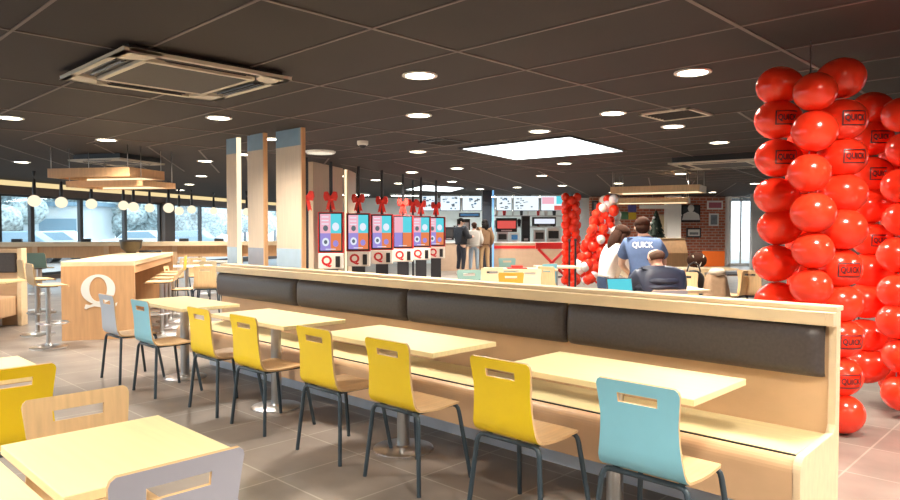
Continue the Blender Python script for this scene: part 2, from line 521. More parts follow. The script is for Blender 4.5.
# ---------------------------------------------------------------- chairs
CMAT = {}
def shell_rows():
    return [(-.13, .452, .195), (-.16, .457, .196), (-.182, .472, .196), (-.195, .50, .192), (-.200, .55, .184), (-.204, .61, .177),
            (-.209, .68, .174), (-.216, .743, .180), (-.221, .782, .184), (-.226, .808, .186), (-.229, .824, .181), (-.231, .834, .168)]
def shell_mesh(rows, xf, hole, front_m, back_m, edge_m, th=.012):
    # rows: (y, z, half width); xf: column fractions; hole: (row range, col range) left open
    nr, nc = len(rows), len(xf)
    mb = MB(); F = []; B = []
    for i, (y, z, hw) in enumerate(rows):
        a = rows[max(i - 1, 0)]; b = rows[min(i + 1, nr - 1)]
        t = Vector((b[0] - a[0], b[1] - a[1])).normalized(); n = Vector((t.y, -t.x))
        for f in xf:
            F.append((f * hw, y, z)); B.append((f * hw, y - n.x * th, z - n.y * th))
    n0 = nr * nc; vs = F + B
    def cell(i, j): return not (hole and hole[0][0] <= i < hole[0][1] and hole[1][0] <= j < hole[1][1])
    ff = []; fb = []; fe = []
    for i in range(nr - 1):
        for j in range(nc - 1):
            if not cell(i, j): continue
            q = (i * nc + j, i * nc + j + 1, (i + 1) * nc + j + 1, (i + 1) * nc + j)
            ff.append(q); fb.append(tuple(x + n0 for x in reversed(q)))
            for (di, dj, e) in ((-1, 0, (q[0], q[1])), (1, 0, (q[2], q[3])), (0, -1, (q[3], q[0])), (0, 1, (q[1], q[2]))):
                a, b = i + di, j + dj
                if not (0 <= a < nr - 1 and 0 <= b < nc - 1) or not cell(a, b):
                    fe.append((e[0], e[0] + n0, e[1] + n0, e[1]))
    mb.add(vs, ff, 0, True); mb.add(vs, fb, 1, True); mb.add(vs, fe, 2, False)
    return mb
XF = [-1, -.9, -.6, -.49, -.2, .2, .49, .6, .9, 1]
def make_chair(label, back_m, front_m=None, group=None):
    front_m = front_m or ply
    t = thing('cafe_chair', label, 'chair', group=group)
    rows = shell_rows()
    mb = shell_mesh(rows, XF, ((7, 8), (3, 6)), 0, 1, 2)
    mb.build('backrest', [front_m, back_m, ply_edge], t)
    srows = [(-.13, .452, .195), (-.06, .447, .197), (.02, .447, .198), (.09, .452, .197), (.14, .452, .192), (.165, .448, .182), (.178, .440, .165)]
    mb = shell_mesh([(y, z, h) for y, z, h in srows][::-1], XF, None, 0, 1, 2)
    # a seat runs the other way, so its top face is the second surface
    s2 = shell_mesh(srows, XF, None, 0, 1, 2, -.012)
    s2.build('seat', [ply, ply, ply_edge], t)
    r = .0125
    q = MB()
    q.tube([(-.155, -.165, .43), (.155, -.165, .43)], r, 8)
    q.tube([(-.15, .15, .428), (.15, .15, .428)], r, 8)
    q.tube([(-.15, -.165, .43), (-.15, .15, .428)], .01, 8); q.tube([(.15, -.165, .43), (.15, .15, .428)], .01, 8)
    q.build('seat_frame', slate, t)
    for sx in (-1, 1):
        MB().tube([(sx * .15, -.165, .43), (sx * .172, -.167, .427), (sx * .186, -.170, .415), (sx * .193, -.174, .395), (sx * .232, -.205, .0)], r, 10).build('leg', slate, t)
        MB().tube([(sx * .145, .15, .428), (sx * .170, .151, .425), (sx * .183, .153, .412), (sx * .189, .156, .39), (sx * .228, .215, .0)], r, 10).build('leg', slate, t)
    return t
YB = 2.74
kinds = {}
def chair(x, y, rz, mat, label, group=None, front=None):
    k = (mat.name, front.name if front else '')
    if k not in kinds:
        c = make_chair(label, mat, front, group); kinds[k] = c; place(c, (x, y, 0), rz); return c
    return dup(kinds[k], (x, y, 0), rz, label, group)
gr_row = 'chairs along the banquette tables'
chair(-1.385, YB, 0, blue, 'light blue chair nearest the bench end, at the last table on the right', gr_row)
chair(-2.105, YB, 0, yellow, 'yellow chair next to the near light blue chair, lowest and largest of the yellow row', gr_row)
chair(-2.925, YB, 0, yellow, 'yellow chair right of the third table pedestal, second nearest yellow chair in the banquette row', gr_row)
chair(-3.63, YB, 0, yellow, 'middle yellow chair of the five in the banquette row, left of a steel pedestal', gr_row)
chair(-4.50, YB, 0, yellow, 'second yellow chair from the far left end of the banquette row', gr_row)
chair(-5.19, YB, 0, yellow, 'leftmost yellow chair of the banquette row, next to the far light blue chair', gr_row)
chair(-6.13, YB - .08, 0, blue, 'light blue chair at the far end table, beside the oak counter with the Q', gr_row)
chair(-6.89, YB - .09, 0, palegrey, 'pale grey chair in front of the oak counter with the Q', gr_row)
# foreground
chair(-2.025, .81, PI / 2, greyl, 'grey backed chair at the bottom edge, on the near side of the front table', 'foreground chairs')
chair(-2.585, .88, -PI / 2, ply, 'plain plywood chair with handle slot behind the front table', 'foreground chairs')
chair(-3.775, .83, PI / 2, yellow, 'yellow chair at the left edge, back turned to the front table', 'foreground chairs')

def make_table(label, lx, ly, loc, rz=0, group=None, top_m=None, base_r=.2, ped=None):
    t = thing('cafe_table', label, 'table', loc, rz, group)
    MB().bb((-lx / 2, -ly / 2, .708), (lx / 2, ly / 2, .712), 1).bb((-lx / 2, -ly / 2, .712), (lx / 2, ly / 2, .74), 0).build('tabletop', [top_m or tabletop, ply_edge], t, .003)
    px, py = ped or (0, 0)
    MB().lathe([(.042, .012), (.042, .70)], (px, py, 0), 20).build('pedestal', steel, t)
    MB().lathe([(base_r, 0), (base_r, .008), (base_r * .92, .014), (.05, .018), (.036, .035)], (px, py, 0), 32).build('base_plate', chrome, t)
    MB().bb((px - .12, py - .1, .696), (px + .12, py + .1, .708)).build('mounting_plate', dark, t)
    return t
make_table('oak rectangular table nearest the bench end, beside the near light blue chair', 1.07, .563, (-1.795, 3.04, 0), 0, 'banquette tables')
make_table('oak rectangular table third from the far end, by two yellow chairs', 1.13, .563, (-3.38, 3.04, 0), 0, 'banquette tables')
make_table('oak rectangular table second from the far end of the banquette', 1.12, .563, (-4.93, 3.04, 0), 0, 'banquette tables')
make_table('oak rectangular table at the far end of the banquette, behind the far light blue chair', 1.12, .57, (-6.57, 3.03, 0), 0, 'banquette tables')
make_table('small square yellow-oak table in the foreground, between grey chair and plywood chair', .635, .52, (-2.3125, .845, 0), 0, 'foreground tables', base_r=.17)
make_table('pale oak table cut off by the bottom left corner of the picture', .635, .545, (-2.3125, .2725, 0), 0, 'foreground tables', base_r=.17)
make_table('pale oak table at the left edge above the yellow chair', .635, .56, (-4.12, .80, 0), 0, 'foreground tables', base_r=.17)

# ---------------------------------------------------------------- oak counter with the Q
QA = AC_ - 0.0
qc = LD((97.5 - 450) / 690 * 9.05, 9.05)
q_root = thing('high_counter', 'tall oak counter with a large white letter Q on its end panel', 'counter', (qc.x, qc.y, 0), QA)
QW = .88 / 2; QL = 3.8
MB().bb((-QW, 0, 0), (QW, .06, .97)).build('end_panel', oak_v, q_root, .002)
MB().bb((-QW, 0, .97), (QW, QL, 1.03)).build('worktop', oak_pale, q_root, .003)
MB().bb((-QW + .1, .06, 0), (-QW + .14, QL - .06, .97)).build('spine_panel', oak_v, q_root)
MB().bb((QW - .06, .06, .86), (QW - .03, QL - .06, .97)).build('apron', oak_v, q_root)
MB().bb((-QW, QL - .06, 0), (QW, QL, .97)).build('end_panel', oak_v, q_root)
# the letter
qv = []; nq = 48
outer = [(.225 * math.cos(2 * PI * k / nq), .195 * math.sin(2 * PI * k / nq)) for k in range(nq)]
inner = [(.115 * math.cos(2 * PI * k / nq), .160 * math.sin(2 * PI * k / nq)) for k in range(nq)]
lm = MB()
for (yy, rev) in ((-.006, 0),):
    vs = [(a, yy, b) for a, b in outer] + [(a, yy, b) for a, b in inner] + [(a, 0, b) for a, b in outer] + [(a, 0, b) for a, b in inner]
    fs = []
    for k in range(nq):
        k2 = (k + 1) % nq
        fs += [(k, k2, nq + k2, nq + k), (k, 2 * nq + k, 2 * nq + k2, k2), (nq + k, nq + k2, 3 * nq + k2, 3 * nq + k)]
    lm.add(vs, fs)
tail = [(-.185, -.245), (-.165, -.195), (-.11, -.205), (-.06, -.185), (.0, -.175), (.06, -.195), (.12, -.215), (.19, -.205), (.25, -.175), (.235, -.225), (.18, -.255), (.10, -.262), (.02, -.235), (-.05, -.222), (-.12, -.24), (-.16, -.262)]
lm.prism(tail, -.0065, 0, 'y')
lq = lm.build('letter_q', white, q_root); lq.location = (.0, 0, .665); lq.scale = (.92, 1, 1); lq['label'] = 'large white letter Q'

def bowl_at():
    c = LD((131 - 450) / 690 * 12.3, 12.3)
    t = thing('basket_bowl', 'bronze bowl standing on the far end of the Q counter', 'bowl', (c.x, c.y, 1.03))
    MB().lathe([(.08, 0), (.09, .02), (.17, .09), (.185, .22), (.17, .22), (.15, .10), (.0, .04)], (0, 0, 0), 28).build('bowl', pr('bronze', (.13, .10, .06), .35, metal=.6, noise=.3), t)
    MB().lathe([(.186, .205), (.195, .21), (.195, .235), (.186, .24), (.186, .205)], (0, 0, 0), 28, cap=False).build('rim', dark, t)
bowl_at()
for px, lab in ((146, 'small dark tray beside the bronze bowl on the Q counter'), (155, 'flat dark box at the far corner of the Q counter')):
    c = P(px, 12.6, 1.03)
    o = MB().box((0, 0, .02), (.22, .15, .04)).build('tray', dark, None, .01); place(o, c, QA); tag(o, lab, 'tray')

def make_stool(label, loc, rz, seat_m, back_m, group, h=.75, low=1):
    t = thing('bar_stool', label, 'stool', loc, rz, group)
    MB().lathe([(.21, 0), (.21, .01), (.19, .018), (.04, .03), (.028, .06)], n=28).build('base_plate', chrome, t)
    MB().lathe([(.028, .02), (.028, h - .03)], n=16).build('pole', steel, t)
    ring = [(.17 * math.cos(2 * PI * k / 20), .05 + .17 * math.sin(2 * PI * k / 20), .30) for k in range(21)]
    MB().tube(ring, .011, 8, cap=False).tube([(0, .03, .30), (0, -.12, .30)], .011).build('foot_ring', chrome, t)
    rows = [(-.19, h + .26 * low, .16), (-.185, h + .22 * low, .185), (-.178, h + .12 * low, .19), (-.17, h + .03 * low, .195), (-.145, h + .004, .2), (-.1, h - .004, .205), (0, h - .006, .21), (.12, h - .002, .21), (.18, h - .006, .20), (.2, h - .02, .18)]
    s = shell_mesh(rows[::-1][:6], XF, None, 0, 1, 2, .014); s.build('seat', [seat_m, seat_m, ply_edge], t)
    s = shell_mesh(rows[::-1][5:], XF, None, 0, 1, 2, .014); s.build('backrest', [seat_m, back_m, ply_edge], t)
    MB().bb((-.09, -.09, h - .035), (.09, .09, h - .018)).build('mounting_plate', dark, t)
    return t
st = None
gq = 'bar stools on the right side of the Q counter'
for i in range(4):
    dep = 9.45 + i * .72; lat = (161 - 450 + i * 4.0) / 690 * dep
    c = LD(lat, dep)
    lab = ['nearest bar stool tucked in at the right side of the Q counter', 'second bar stool from the front on the right of the Q counter', 'third bar stool from the front on the right of the Q counter', 'farthest bar stool on the right of the Q counter, yellow back'][i]
    if st is None: st = make_stool(lab, c, QA + PI / 2, ply, ply, gq, low=.35)
    elif i < 3: dup(st, c, QA + PI / 2, lab, gq)
    else: make_stool(lab, c, QA + PI / 2, ply, yellow, gq)
c = P(47, 8.45); st2 = make_stool('nearest steel bar stool left of the Q counter, with plywood back', c, QA - PI / 2 + .5, ply, ply, 'bar stools left of the Q counter', .78)
dup(st2, P(36, 9.5), QA - PI / 2 + .5, 'bar stool with plywood back between the corner booth and the Q counter stool')
make_stool('bar stool with sage green back below the window counter', P(38, 12.3), AF + .2, green, green, 'bar stools left of the Q counter', .78)

# window counter far left: high bar top with apron, open below
wc0 = P(-40, 17.2); wc1 = P(300, 19.2)
dv = wc1 - wc0; wcl = dv.length; wca = math.atan2(dv.y, dv.x)
wc = thing('window_counter', 'long high oak counter running in front of the windows', 'counter', wc0, wca)
MB().bb((0, -.25, 1.02), (wcl, .25, 1.13)).build('worktop', oak_pale, wc)
MB().bb((0, -.12, .72), (wcl, -.08, 1.02)).build('apron', oak_v, wc)
for k in range(6):
    MB().bb((k * wcl / 5.001, -.16, 0), (k * wcl / 5.001 + .12, .16, 1.09)).build('leg_panel', oak, wc)
for px in (17, 86, 184, 219):
    dep = 17.3 + (px + 40) / 340 * 2
    o = MB().box((0, 0, .04), (.24, .1, .08)).build('socket_box', dark, None, .01); place(o, P(px, dep, 1.13), wca)
    tag(o, {17: 'small black socket box on the window counter, leftmost', 86: 'small black socket box on the window counter left of the bronze bowl', 184: 'small black socket box on the window counter right of the brown pillar', 219: 'small black socket box on the window counter next to the fins'}[px], 'socket box', 'socket boxes on the window counter')

# booth at the far left
c = P(23.5, 10.45)
bo = thing('booth_bench', 'oak booth bench with black back pad at the left edge', 'bench', c, AF + .12)
MB().bb((-2.2, .0, 0), (-.05, .07, 1.15)).build('back_panel', oak, bo, .003)
MB().bb((-2.2, -.06, .80), (-.09, 0, 1.10)).build('back_cushion', leather, bo, .02, 3)
MB().bb((-2.2, -.55, .16), (-.08, 0, .45)).build('seat_box', oak, bo, .02)
MB().bb((-2.2, -.45, 0), (-.3, -.05, .16)).build('plinth', plinth, bo)
MB().prism([(-.1, 0), (.09, 0), (.09, 1.17), (-.07, 1.17), (-.07, .8), (-.1, .5)], -.06, 0, 'x').build('end_panel', oak_pale, bo, .002)
make_table('oak table standing in front of the booth bench at the left edge', 1.0, .6, P(-22, 9.6), AF + .12, 'booth tables')

# ---------------------------------------------------------------- tall fins and panels
def fin(px0, px1, dep, w_, lab, mats, ledside=None):
    c = P((px0 + px1) / 2, dep); c.z = 0
    t = thing('wooden_fin', lab, 'column', c, 0, 'tall wooden fins behind the banquette')
    y = .03
    MB().bb((-w_ / 2, -y, 1.19), (w_ / 2, y, 2.57)).build('fin_body', fin_oak, t)
    MB().bb((-w_ / 2, -y, 2.57), (w_ / 2, y, CEIL)).build('top_band', mats[0], t)
    MB().bb((-w_ / 2, -y, 0), (w_ / 2, y, 1.19)).build('bottom_band', mats[1], t)
    MB().bb((w_ / 2, -y, 0), (w_ / 2 + .025, y, CEIL)).build('side_edge', ledside or oak_v, t)
    return t
fin(227, 241, 10.3, .30, 'leftmost narrow wooden fin with a glowing strip on its edge', (bandblue, bandlow), led)
fin(248, 267, 9.85, .42, 'middle wooden fin with a grey lower band', (bandblue, bandgrey))
fin(276, 305, 9.4, .60, 'rightmost and broadest wooden fin of the three', (bandblue, bandlow))
def panel(px0, px1, d0, d1, lab, side=None):
    a = P(px0, d0); b = P(px1, d1); d = b - a; m = (a + b) / 2
    t = thing('wooden_fin', lab, 'column', m, math.atan2(d.y, d.x), 'wooden panels behind the order screens')
    L = d.length
    MB().bb((-L / 2, -.05, 0), (L / 2, .05, CEIL)).build('fin_body', fin_oak, t)
    if side: MB().bb((-L / 2 - .02, -.02, 0), (-L / 2, .02, CEIL)).build('glowing_strip', led, t)
panel(311, 341, 13.8, 15.3, 'broad wooden panel left of the first order screen')
panel(346, 354, 15.6, 16.6, 'narrow wooden panel with a glowing edge behind the second order screen', True)

# ---------------------------------------------------------------- order screens
def tile(mb, x0, x1, z0, z1, y, mi):
    mb.add([(x0, y, z0), (x1, y, z0), (x1, y, z1), (x0, y, z1)], [(0, 1, 2, 3)], mi)
def make_kiosk(lab, loc, rz, blank=False):
    t = thing('order_kiosk', lab, 'order screen', loc, rz, 'order kiosks in a row')
    MB().bb((-.26, -.03, .98), (.26, .06, 1.80)).build('housing', red, t, .012)
    MB().bb((-.235, -.036, 1.0), (.235, -.03, 1.785)).build('bezel', black, t)
    s = MB(); y = -.040
    x0, x1, z0, z1 = -.21, .21, 1.03, 1.76
    MS = [scr_pink, scr_teal, scr_pur, scr_org, scr_lt, scr_ink]
    zm = (z0 + z1) / 2 - .02
    s.bb((x0, -.038, zm), (0, -.036, z1), 0).bb((0, -.038, zm), (x1, -.036, z1), 1).bb((x0, -.038, z0), (0 if not blank else -.01, -.036, zm), 2).bb((0, -.038, z0), (x1, -.036, zm), 3)
    if not blank:
        for cx, cz, rr, mi in ((-.10, zm + .10, .05, 5), (.10, zm + .13, .07, 4), (-.10, z0 + .17, .07, 4), (-.1, z0 + .17, .035, 5), (.10, z0 + .14, .055, 2)):
            pts = [(cx + rr * math.cos(a * PI / 6), cz + rr * 1.2 * math.sin(a * PI / 6)) for a in range(12)]
            s.prism(pts, -.041 if mi != 5 else -.042, -.038, 'y', mi)
        for k in range(3): s.bb((-.18, -.0405, z1 - .07 - k * .07), (-.04, -.038, z1 - .05 - k * .07), 4)
    s.bb((-.10, -.0405, z0 + .02), (.10, -.038, z0 + .035), 4)
    s.build('screen', MS, t)
    MB().bb((-.25, -.05, .66), (.25, .05, .98)).build('front_panel', pr('kiosk_cream', (.92, .84, .74), .4, noise=.03) if 'kiosk_cream' not in MATS else MATS['kiosk_cream'], t, .025, 3)
    fp = t.children[-1]
    for ch in t.children:
        if ch.name.startswith('front_panel'): fp = ch
    vs, fs = text_geo('Q', .035)
    MB().add([(v[0] * .26 - .08, -.053, v[1] * .26 + .82) for v in vs], fs).build('letter_q', red, fp)
    MB().bb((.10, -.09, .70), (.19, -.05, .92)).build('payment_terminal', black, t, .008)
    MB().bb((-.14, -.03, .02), (.14, .05, .66)).bb((-.26, -.2, 0), (.26, .2, .02)).build('stand', dark, t)
    MB().tube([(0, .02, 1.8), (0, .02, CEIL)], .035, 12).build('ceiling_pole', dark, t)
    return t
def make_bow(lab, loc, rz):
    t = thing('ribbon_bow', lab, 'bow', loc, rz, 'red bows on the order screens'); t.scale = (.74, 1, 1.0)
    for sx in (-1, 1):
        pts = [(0, -.03), (sx * .02, .05), (sx * .08, .13), (sx * .17, .12), (sx * .19, .02), (sx * .15, -.06), (sx * .07, -.05)]
        MB().prism(pts if sx > 0 else pts[::-1], -.05, .05, 'y').build('loop', redband, t, .015, 3)
        pts = [(0, -.0), (sx * .06, -.02), (sx * .13, -.25), (sx * .08, -.22), (sx * .035, -.26), (sx * .0, -.06)]
        MB().prism(pts if sx > 0 else pts[::-1], -.02, .02, 'y').build('tail', redband, t, .006)
    MB().ell((0, -.02, 0), (.04, .06, .045), 12, 8).build('knot', redband, t)
    return t
KX = [(331, 13.8), (358.5, 14.8), (382, 15.8), (403, 16.9), (421, 17.9), (436, 19.0)]
names = ['nearest and leftmost', 'second from the left', 'third from the left', 'fourth from the left', 'fifth from the left', 'farthest and rightmost']
k0 = None; bw0 = None
for i, (px, dep) in enumerate(KX):
    c = P(px, dep)
    lab = names[i] + ' order screen on a black stand' + (', with the plain picture' if i == 3 else ' with a red Q')
    if i == 0: k0 = make_kiosk(lab, c, AF)
    elif i == 3: make_kiosk(lab, c, AF, True)
    else: dup(k0, c, AF, lab)
    bl = 'red ribbon bow above the ' + names[i] + ' order screen'
    c2 = c + Vector((-FW.x, -FW.y, 0)) * .02; c2.z = 2.08
    if i == 0: bw0 = make_bow(bl, c2, AF)
    else: dup(bw0, c2, AF, bl)
dup(bw0, P(307, 13.0, 2.05), AF, 'red ribbon bow showing between the broad fin and the wooden panel')
dup(bw0, P(413, 18.9, 2.15), AF, 'red ribbon bow showing between the fourth and fifth order screens')

for px, dep, side in ((307, 13.0, 'left of the first order screen'), (413, 18.9, 'between the fourth and fifth order screens')):
    o = MB().tube([(0, 0, 0), (0, 0, CEIL)], .03, 12).build('ceiling_pole', dark); o.location = P(px, dep + .02); tag(o, 'dark round pole with a red bow, ' + side, 'pole')

# ---------------------------------------------------------------- counter and kitchen at the back
DC = 24.2
def fbox(name, px0, px1, y0, y1, dep, th, m, lab=None, cat=None, group=None, bevel=0, build=True):
    wdt = (px1 - px0) / 690 * dep
    z1, z0 = ZP(y0, dep), max(0, ZP(y1, dep))
    o = MB().bb((-wdt / 2, 0, 0), (wdt / 2, th, z1 - z0)).build(name, m, None, bevel)
    place(o, P((px0 + px1) / 2, dep, z0), AF)
    if lab: tag(o, lab, cat, group)
    return o
ct = thing('service_counter', 'service counter with pale front and red stripe below the menu screens', 'counter', P(505, DC), AF)
cw = (592 - 440) / 690 * DC
xl = -(505 - 440) / 690 * DC
MB().bb((xl, 0, 0), (xl + cw, .6, .97)).build('front', pr('counter_front', (.55, .38, .26), .45, noise=.08), ct)
MB().bb((xl, -.04, .97), (xl + cw, .64, 1.01)).build('worktop', white, ct)
MB().bb((xl + 1.9, -.01, .78), (xl + cw, 0, .88)).build('red_stripe', red, ct)
pil = MB().bb((-.16, 0, 0), (.16, .3, CEIL)).build('trim_9', pr('navy_pillar', (.015, .022, .035), .4, noise=.1)); place(pil, P(487, 23.9), AF); pil['kind'] = 'structure'
s_ = MB().bb((-.03, 0, .1), (.03, .03, CEIL)).build('trim_10', pr('blue_pillar_edge', (.10, .22, .38), .3, emit=(.2, .5, .9), es=.5)); place(s_, P(493, 23.8), AF); s_['kind'] = 'structure'
mn = [(420, 438), (440, 460.5), (462, 482), (496, 512), (513, 539), (540.5, 567.5)]
for i, (a, b) in enumerate(mn):
    dep = 24.6; wd_ = (b - a) / 690 * dep; z0 = ZP(211, dep); z1 = ZP(195.6, dep)
    t = thing('menu_screen', ['leftmost menu screen half hidden behind the order screens', 'menu screen above the counter left of the three customers', 'menu screen just left of the navy pillar', 'menu screen just right of the navy pillar', 'broad middle menu screen right of the pillar', 'menu screen with pink, blue and red blocks at the right end'][i], 'screen', P((a + b) / 2, dep, z0), AF, 'menu screens over the counter')
    H = z1 - z0
    MB().bb((-wd_ / 2, 0, 0), (wd_ / 2, .08, H)).build('casing', black, t)
    s = MB().bb((-wd_ / 2 + .02, -.004, .02), (wd_ / 2 - .02, 0, H - .02), 0)
    rnd = random.Random(i)
    if i == 5:
        s.bb((-wd_ / 2 + .05, -.006, H * .45), (0, -.004, H - .06), 2).bb((0.08, -.006, H * .45), (wd_ / 2 - .02, -.004, H - .02), 3).bb((.0, -.006, .03), (wd_ / 2 - .05, -.004, H * .35), 4)
    else:
        for k in range(14):
            x = rnd.uniform(-wd_ / 2 + .08, wd_ / 2 - .16); z = rnd.uniform(.05, H - .1); ww = rnd.uniform(.04, .12)
            s.bb((x, -.006, z), (x + ww, -.004, z + rnd.uniform(.015, .06)), rnd.choice([1, 1, 1, 5]))
    s.build('screen', [scr_w, scr_ink, scr_pink, scr_teal, scr_red, scr_dk], t)
rnd = random.Random(3)
# kitchen equipment
def machine(name, lab, px0, px1, y0, y1, dep, m, cat, front=None, th=.35):
    wdt = (px1 - px0) / 690 * dep; z1, z0 = ZP(y0, dep), ZP(y1, dep); H = z1 - z0
    t = thing(name, lab, cat, P((px0 + px1) / 2, dep, z0), AF)
    MB().bb((-wdt / 2, 0, 0), (wdt / 2, th, H)).build('body', m, t, .01)
    if front:
        MB().bb((-wdt / 2 + .05, -.01, H * .25), (wdt / 2 - .05, 0, H * .8)).build('front_panel', front, t)
    MB().bb((-wdt / 4, -.02, H * .06), (wdt / 4, 0, H * .14)).build('handle', steel, t)
    return t
machine('display_screen', 'kitchen display with red picture right of the navy pillar', 496, 517, 218, 232, 26, black, 'screen', scr_red, .1)
machine('coffee_machine', 'tall black drinks machine behind the service counter', 522, 530, 216, 242, 25.6, black, 'machine', dark)
machine('shelf_unit', 'grey shelving with cups behind the counter at the right', 533, 556, 217, 226, 26.2, grille, 'shelf', scr_lt)
machine('microwave', 'silver microwave on the back counter right of the drinks machine', 534, 545, 230, 242, 25.4, steel, 'oven', grille)
machine('fryer', 'steel fryer on the back counter by the balloon column', 547, 560, 228, 242, 25.4, chrome, 'fryer', black)
machine('grill', 'steel grill below the red kitchen display', 497, 508, 232, 242, 25.4, steel, 'grill', grille)
machine('drink_dispenser', 'white drink dispenser right of the steel grill', 510, 519, 233, 242, 25.4, white, 'dispenser', scr_dk)
machine('cash_register', 'black cash register on the counter left of the man in black', 444, 454, 227, 240, 24.35, black, 'cash register', grille)
machine('warming_cabinet', 'dark warming cabinet behind the three customers', 459, 480, 213, 217, 26, dark, 'cabinet', scr_dk, .3)
machine('ice_machine', 'grey ice machine on the back counter behind the customers', 457, 470, 219, 236, 26, grille, 'machine', steel)
for k in range(16):
    px = 496 + (k % 8) * 8.2 + rnd.uniform(-1.5, 1.5); yy = 226.5 if k < 8 else 215.5
    sz = rnd.uniform(.10, .17); dep = 26.8
    o = MB().lathe([(sz * .35, 0), (sz * .5, sz * 1.6), (sz * .2, sz * 1.9), (0, sz * 1.95)], n=12).build('cup', [white, red, steel, dark][k % 4]); o.location = P(px, dep, ZP(yy, dep))
    tag(o, ['white', 'red', 'steel', 'dark'][k % 4] + ' container on the ' + ('lower' if k < 8 else 'upper') + ' kitchen shelf behind the counter', 'container', 'containers on the kitchen shelves')
for yy, lab in ((226.5, 'lower long steel shelf in the kitchen'), (215.5, 'upper long steel shelf in the kitchen')):
    fbox('kitchen_shelf', 492, 566, yy, yy + 1, 26.7, .35, steel, lab, 'shelf')
rr = thing('rope_barrier', 'red crossed stand at the counter below the balloons', 'stand', P(552, 21), AF)
for sx in (-1, 1):
    MB().tube([(-.42 * sx, 0, .02), (.42 * sx, 0, .86)], .045, 8).build('cross_bar', red, rr)
MB().bb((-.5, -.06, .86), (.45, .06, 1.05)).build('top_bar', red, rr)
MB().bb((-.45, -.2, 0), (.45, .2, .03)).build('foot', dark, rr)
# light panels added to brighten the kitchen and the wall behind the order screens
for i, (px, dep) in enumerate([(455, 27.3), (500, 27.3), (545, 27.3), (405, 26.5), (355, 26.0)]):
    t = thing('kitchen_fill_light', 'flat white fill light panel added over the kitchen, ' + ['above the customers', 'right of the navy pillar', 'nearest the slim balloon column', 'behind the far order screens', 'behind the nearest order screens'][i], 'ceiling light', P(px, dep, CEIL - .06), AF, 'added kitchen light panels')
    MB().bb((-.55, -.3, 0), (.55, .3, .06)).build('frame', white, t)
    MB().bb((-.5, -.25, -.005), (.5, .25, 0)).build('diffuser', em('kitchen_fill_glow', (.93, 1, .97), 14) if 'kitchen_fill_glow' not in MATS else MATS['kitchen_fill_glow'], t)

# ---------------------------------------------------------------- ceiling fixtures
def cpx(px, py, z=CEIL):                  # where column/row meets the ceiling
    dep = (z - EYE) * 690 / (229.5 - py) ; return P(px, dep, z)
DL = [(12, 118), (420, 76), (220, 118), (419, 115.5), (691, 73), (612, 113.5), (672, 126.5), (718, 142.5), (108, 140), (23, 162), (539, 131.3), (418, 151.7), (206, 161), (202, 176), (190, 184.3), (181, 190),
      (564, 163.5), (541.5, 175.6), (562, 185.5), (517, 187.3), (618, 183.3), (612, 192.5), (655, 192.6), (712, 192.2), (457, 168.3), (452, 181.5), (480, 189), (680, 173.7), (412, 172.2), (399, 183.3), (376, 180), (244, 154.5), (271, 139), (865, 151.3), (754, 183.5),  # downlights nearest the brick wall are added to brighten it
      (300, 185), (345, 176)]
dl0 = None
ld = D.lights.new('downlight_lamp', 'SPOT'); ld.energy = SPOT_W; ld.color = (1, .92, .80); ld.spot_size = math.radians(150); ld.spot_blend = .9; ld.shadow_soft_size = .13
def lamp(c):
    o = D.objects.new('downlight_lamp', ld); COL.objects.link(o); o.location = (c.x, c.y, c.z - .06); return o
for i, (px, py) in enumerate(DL):
    c = cpx(px, py)
    lab = 'round white downlight recessed in the dark ceiling grid'
    if dl0 is None:
        dl0 = thing('downlight', lab, 'ceiling light', c, 0, 'round downlights in the dark ceiling')
        MB().lathe([(.155, -.012), (.155, -.002), (.125, .0), (.125, -.012), (.155, -.012)], n=28, cap=False).build('trim_ring', white, dl0)
        MB().lathe([(.0, -.01), (.127, -.01), (.127, -.006), (.0, -.006)], n=28).build('lens', down_e, dl0)
        o = dl0
    else: o = dup(dl0, c)
    lamp(c)
# unseen lamps around the camera; some added as fill for chairs and balloons
for x, y in ((-2.5, -1.0), (-5.0, .55), (-.3, 1.6), (.8, -1.5), (-2.7, -2.2), (1.2, 3.0), (1.0, 6.2), (-8.2, -.6), (-5.6, -2.4), (3.5, .5), (-.75, 4.3), (1.3, 5.6), (2.6, 3.0)):
    lamp(dup(dl0, (x, y, CEIL)).location)
t = thing('ring_light', 'wide shallow round ceiling light above the wooden panels', 'ceiling light', cpx(321, 151.5))
MB().lathe([(.22, -.036), (.24, -.04), (.26, -.02), (.26, 0), (.0, 0)], n=32, cap=False).build('housing', white, t)
MB().lathe([(.0, -.042), (.22, -.042), (.22, -.038), (.0, -.038)], n=32).build('lens', down_dim, t)

def skylight(name, pts, lab, th=.05):
    cx = sum(p[0] for p in pts) / 4; cy = sum(p[1] for p in pts) / 4
    t = thing(name, lab, 'skylight', (cx, cy, CEIL), 0)
    q = [(p[0] - cx, p[1] - cy) for p in pts]
    MB().prism(q, -.012, -.006).build('diffuser', sky_e, t)
    s = MB()
    for i in range(4):
        a = Vector(q[i]); b = Vector(q[(i + 1) % 4]); s.tube([(a.x, a.y, -.01), (b.x, b.y, -.01)], .02, 4)
    s.build('frame', dark, t)
skylight('skylight_panel', [(-7.86, 8.30), (-5.68, 8.32), (-6.08, 10.6), (-8.36, 10.42)], 'large bright square skylight set in the dark ceiling')
a = cpx(404, 189.5); b = cpx(425, 184.6); c = cpx(466, 187.5); d = cpx(450, 191.5)
skylight('skylight_panel', [(b.x, b.y), (c.x, c.y), (d.x, d.y), (a.x, a.y)], 'small distant skylight above the far order screens')

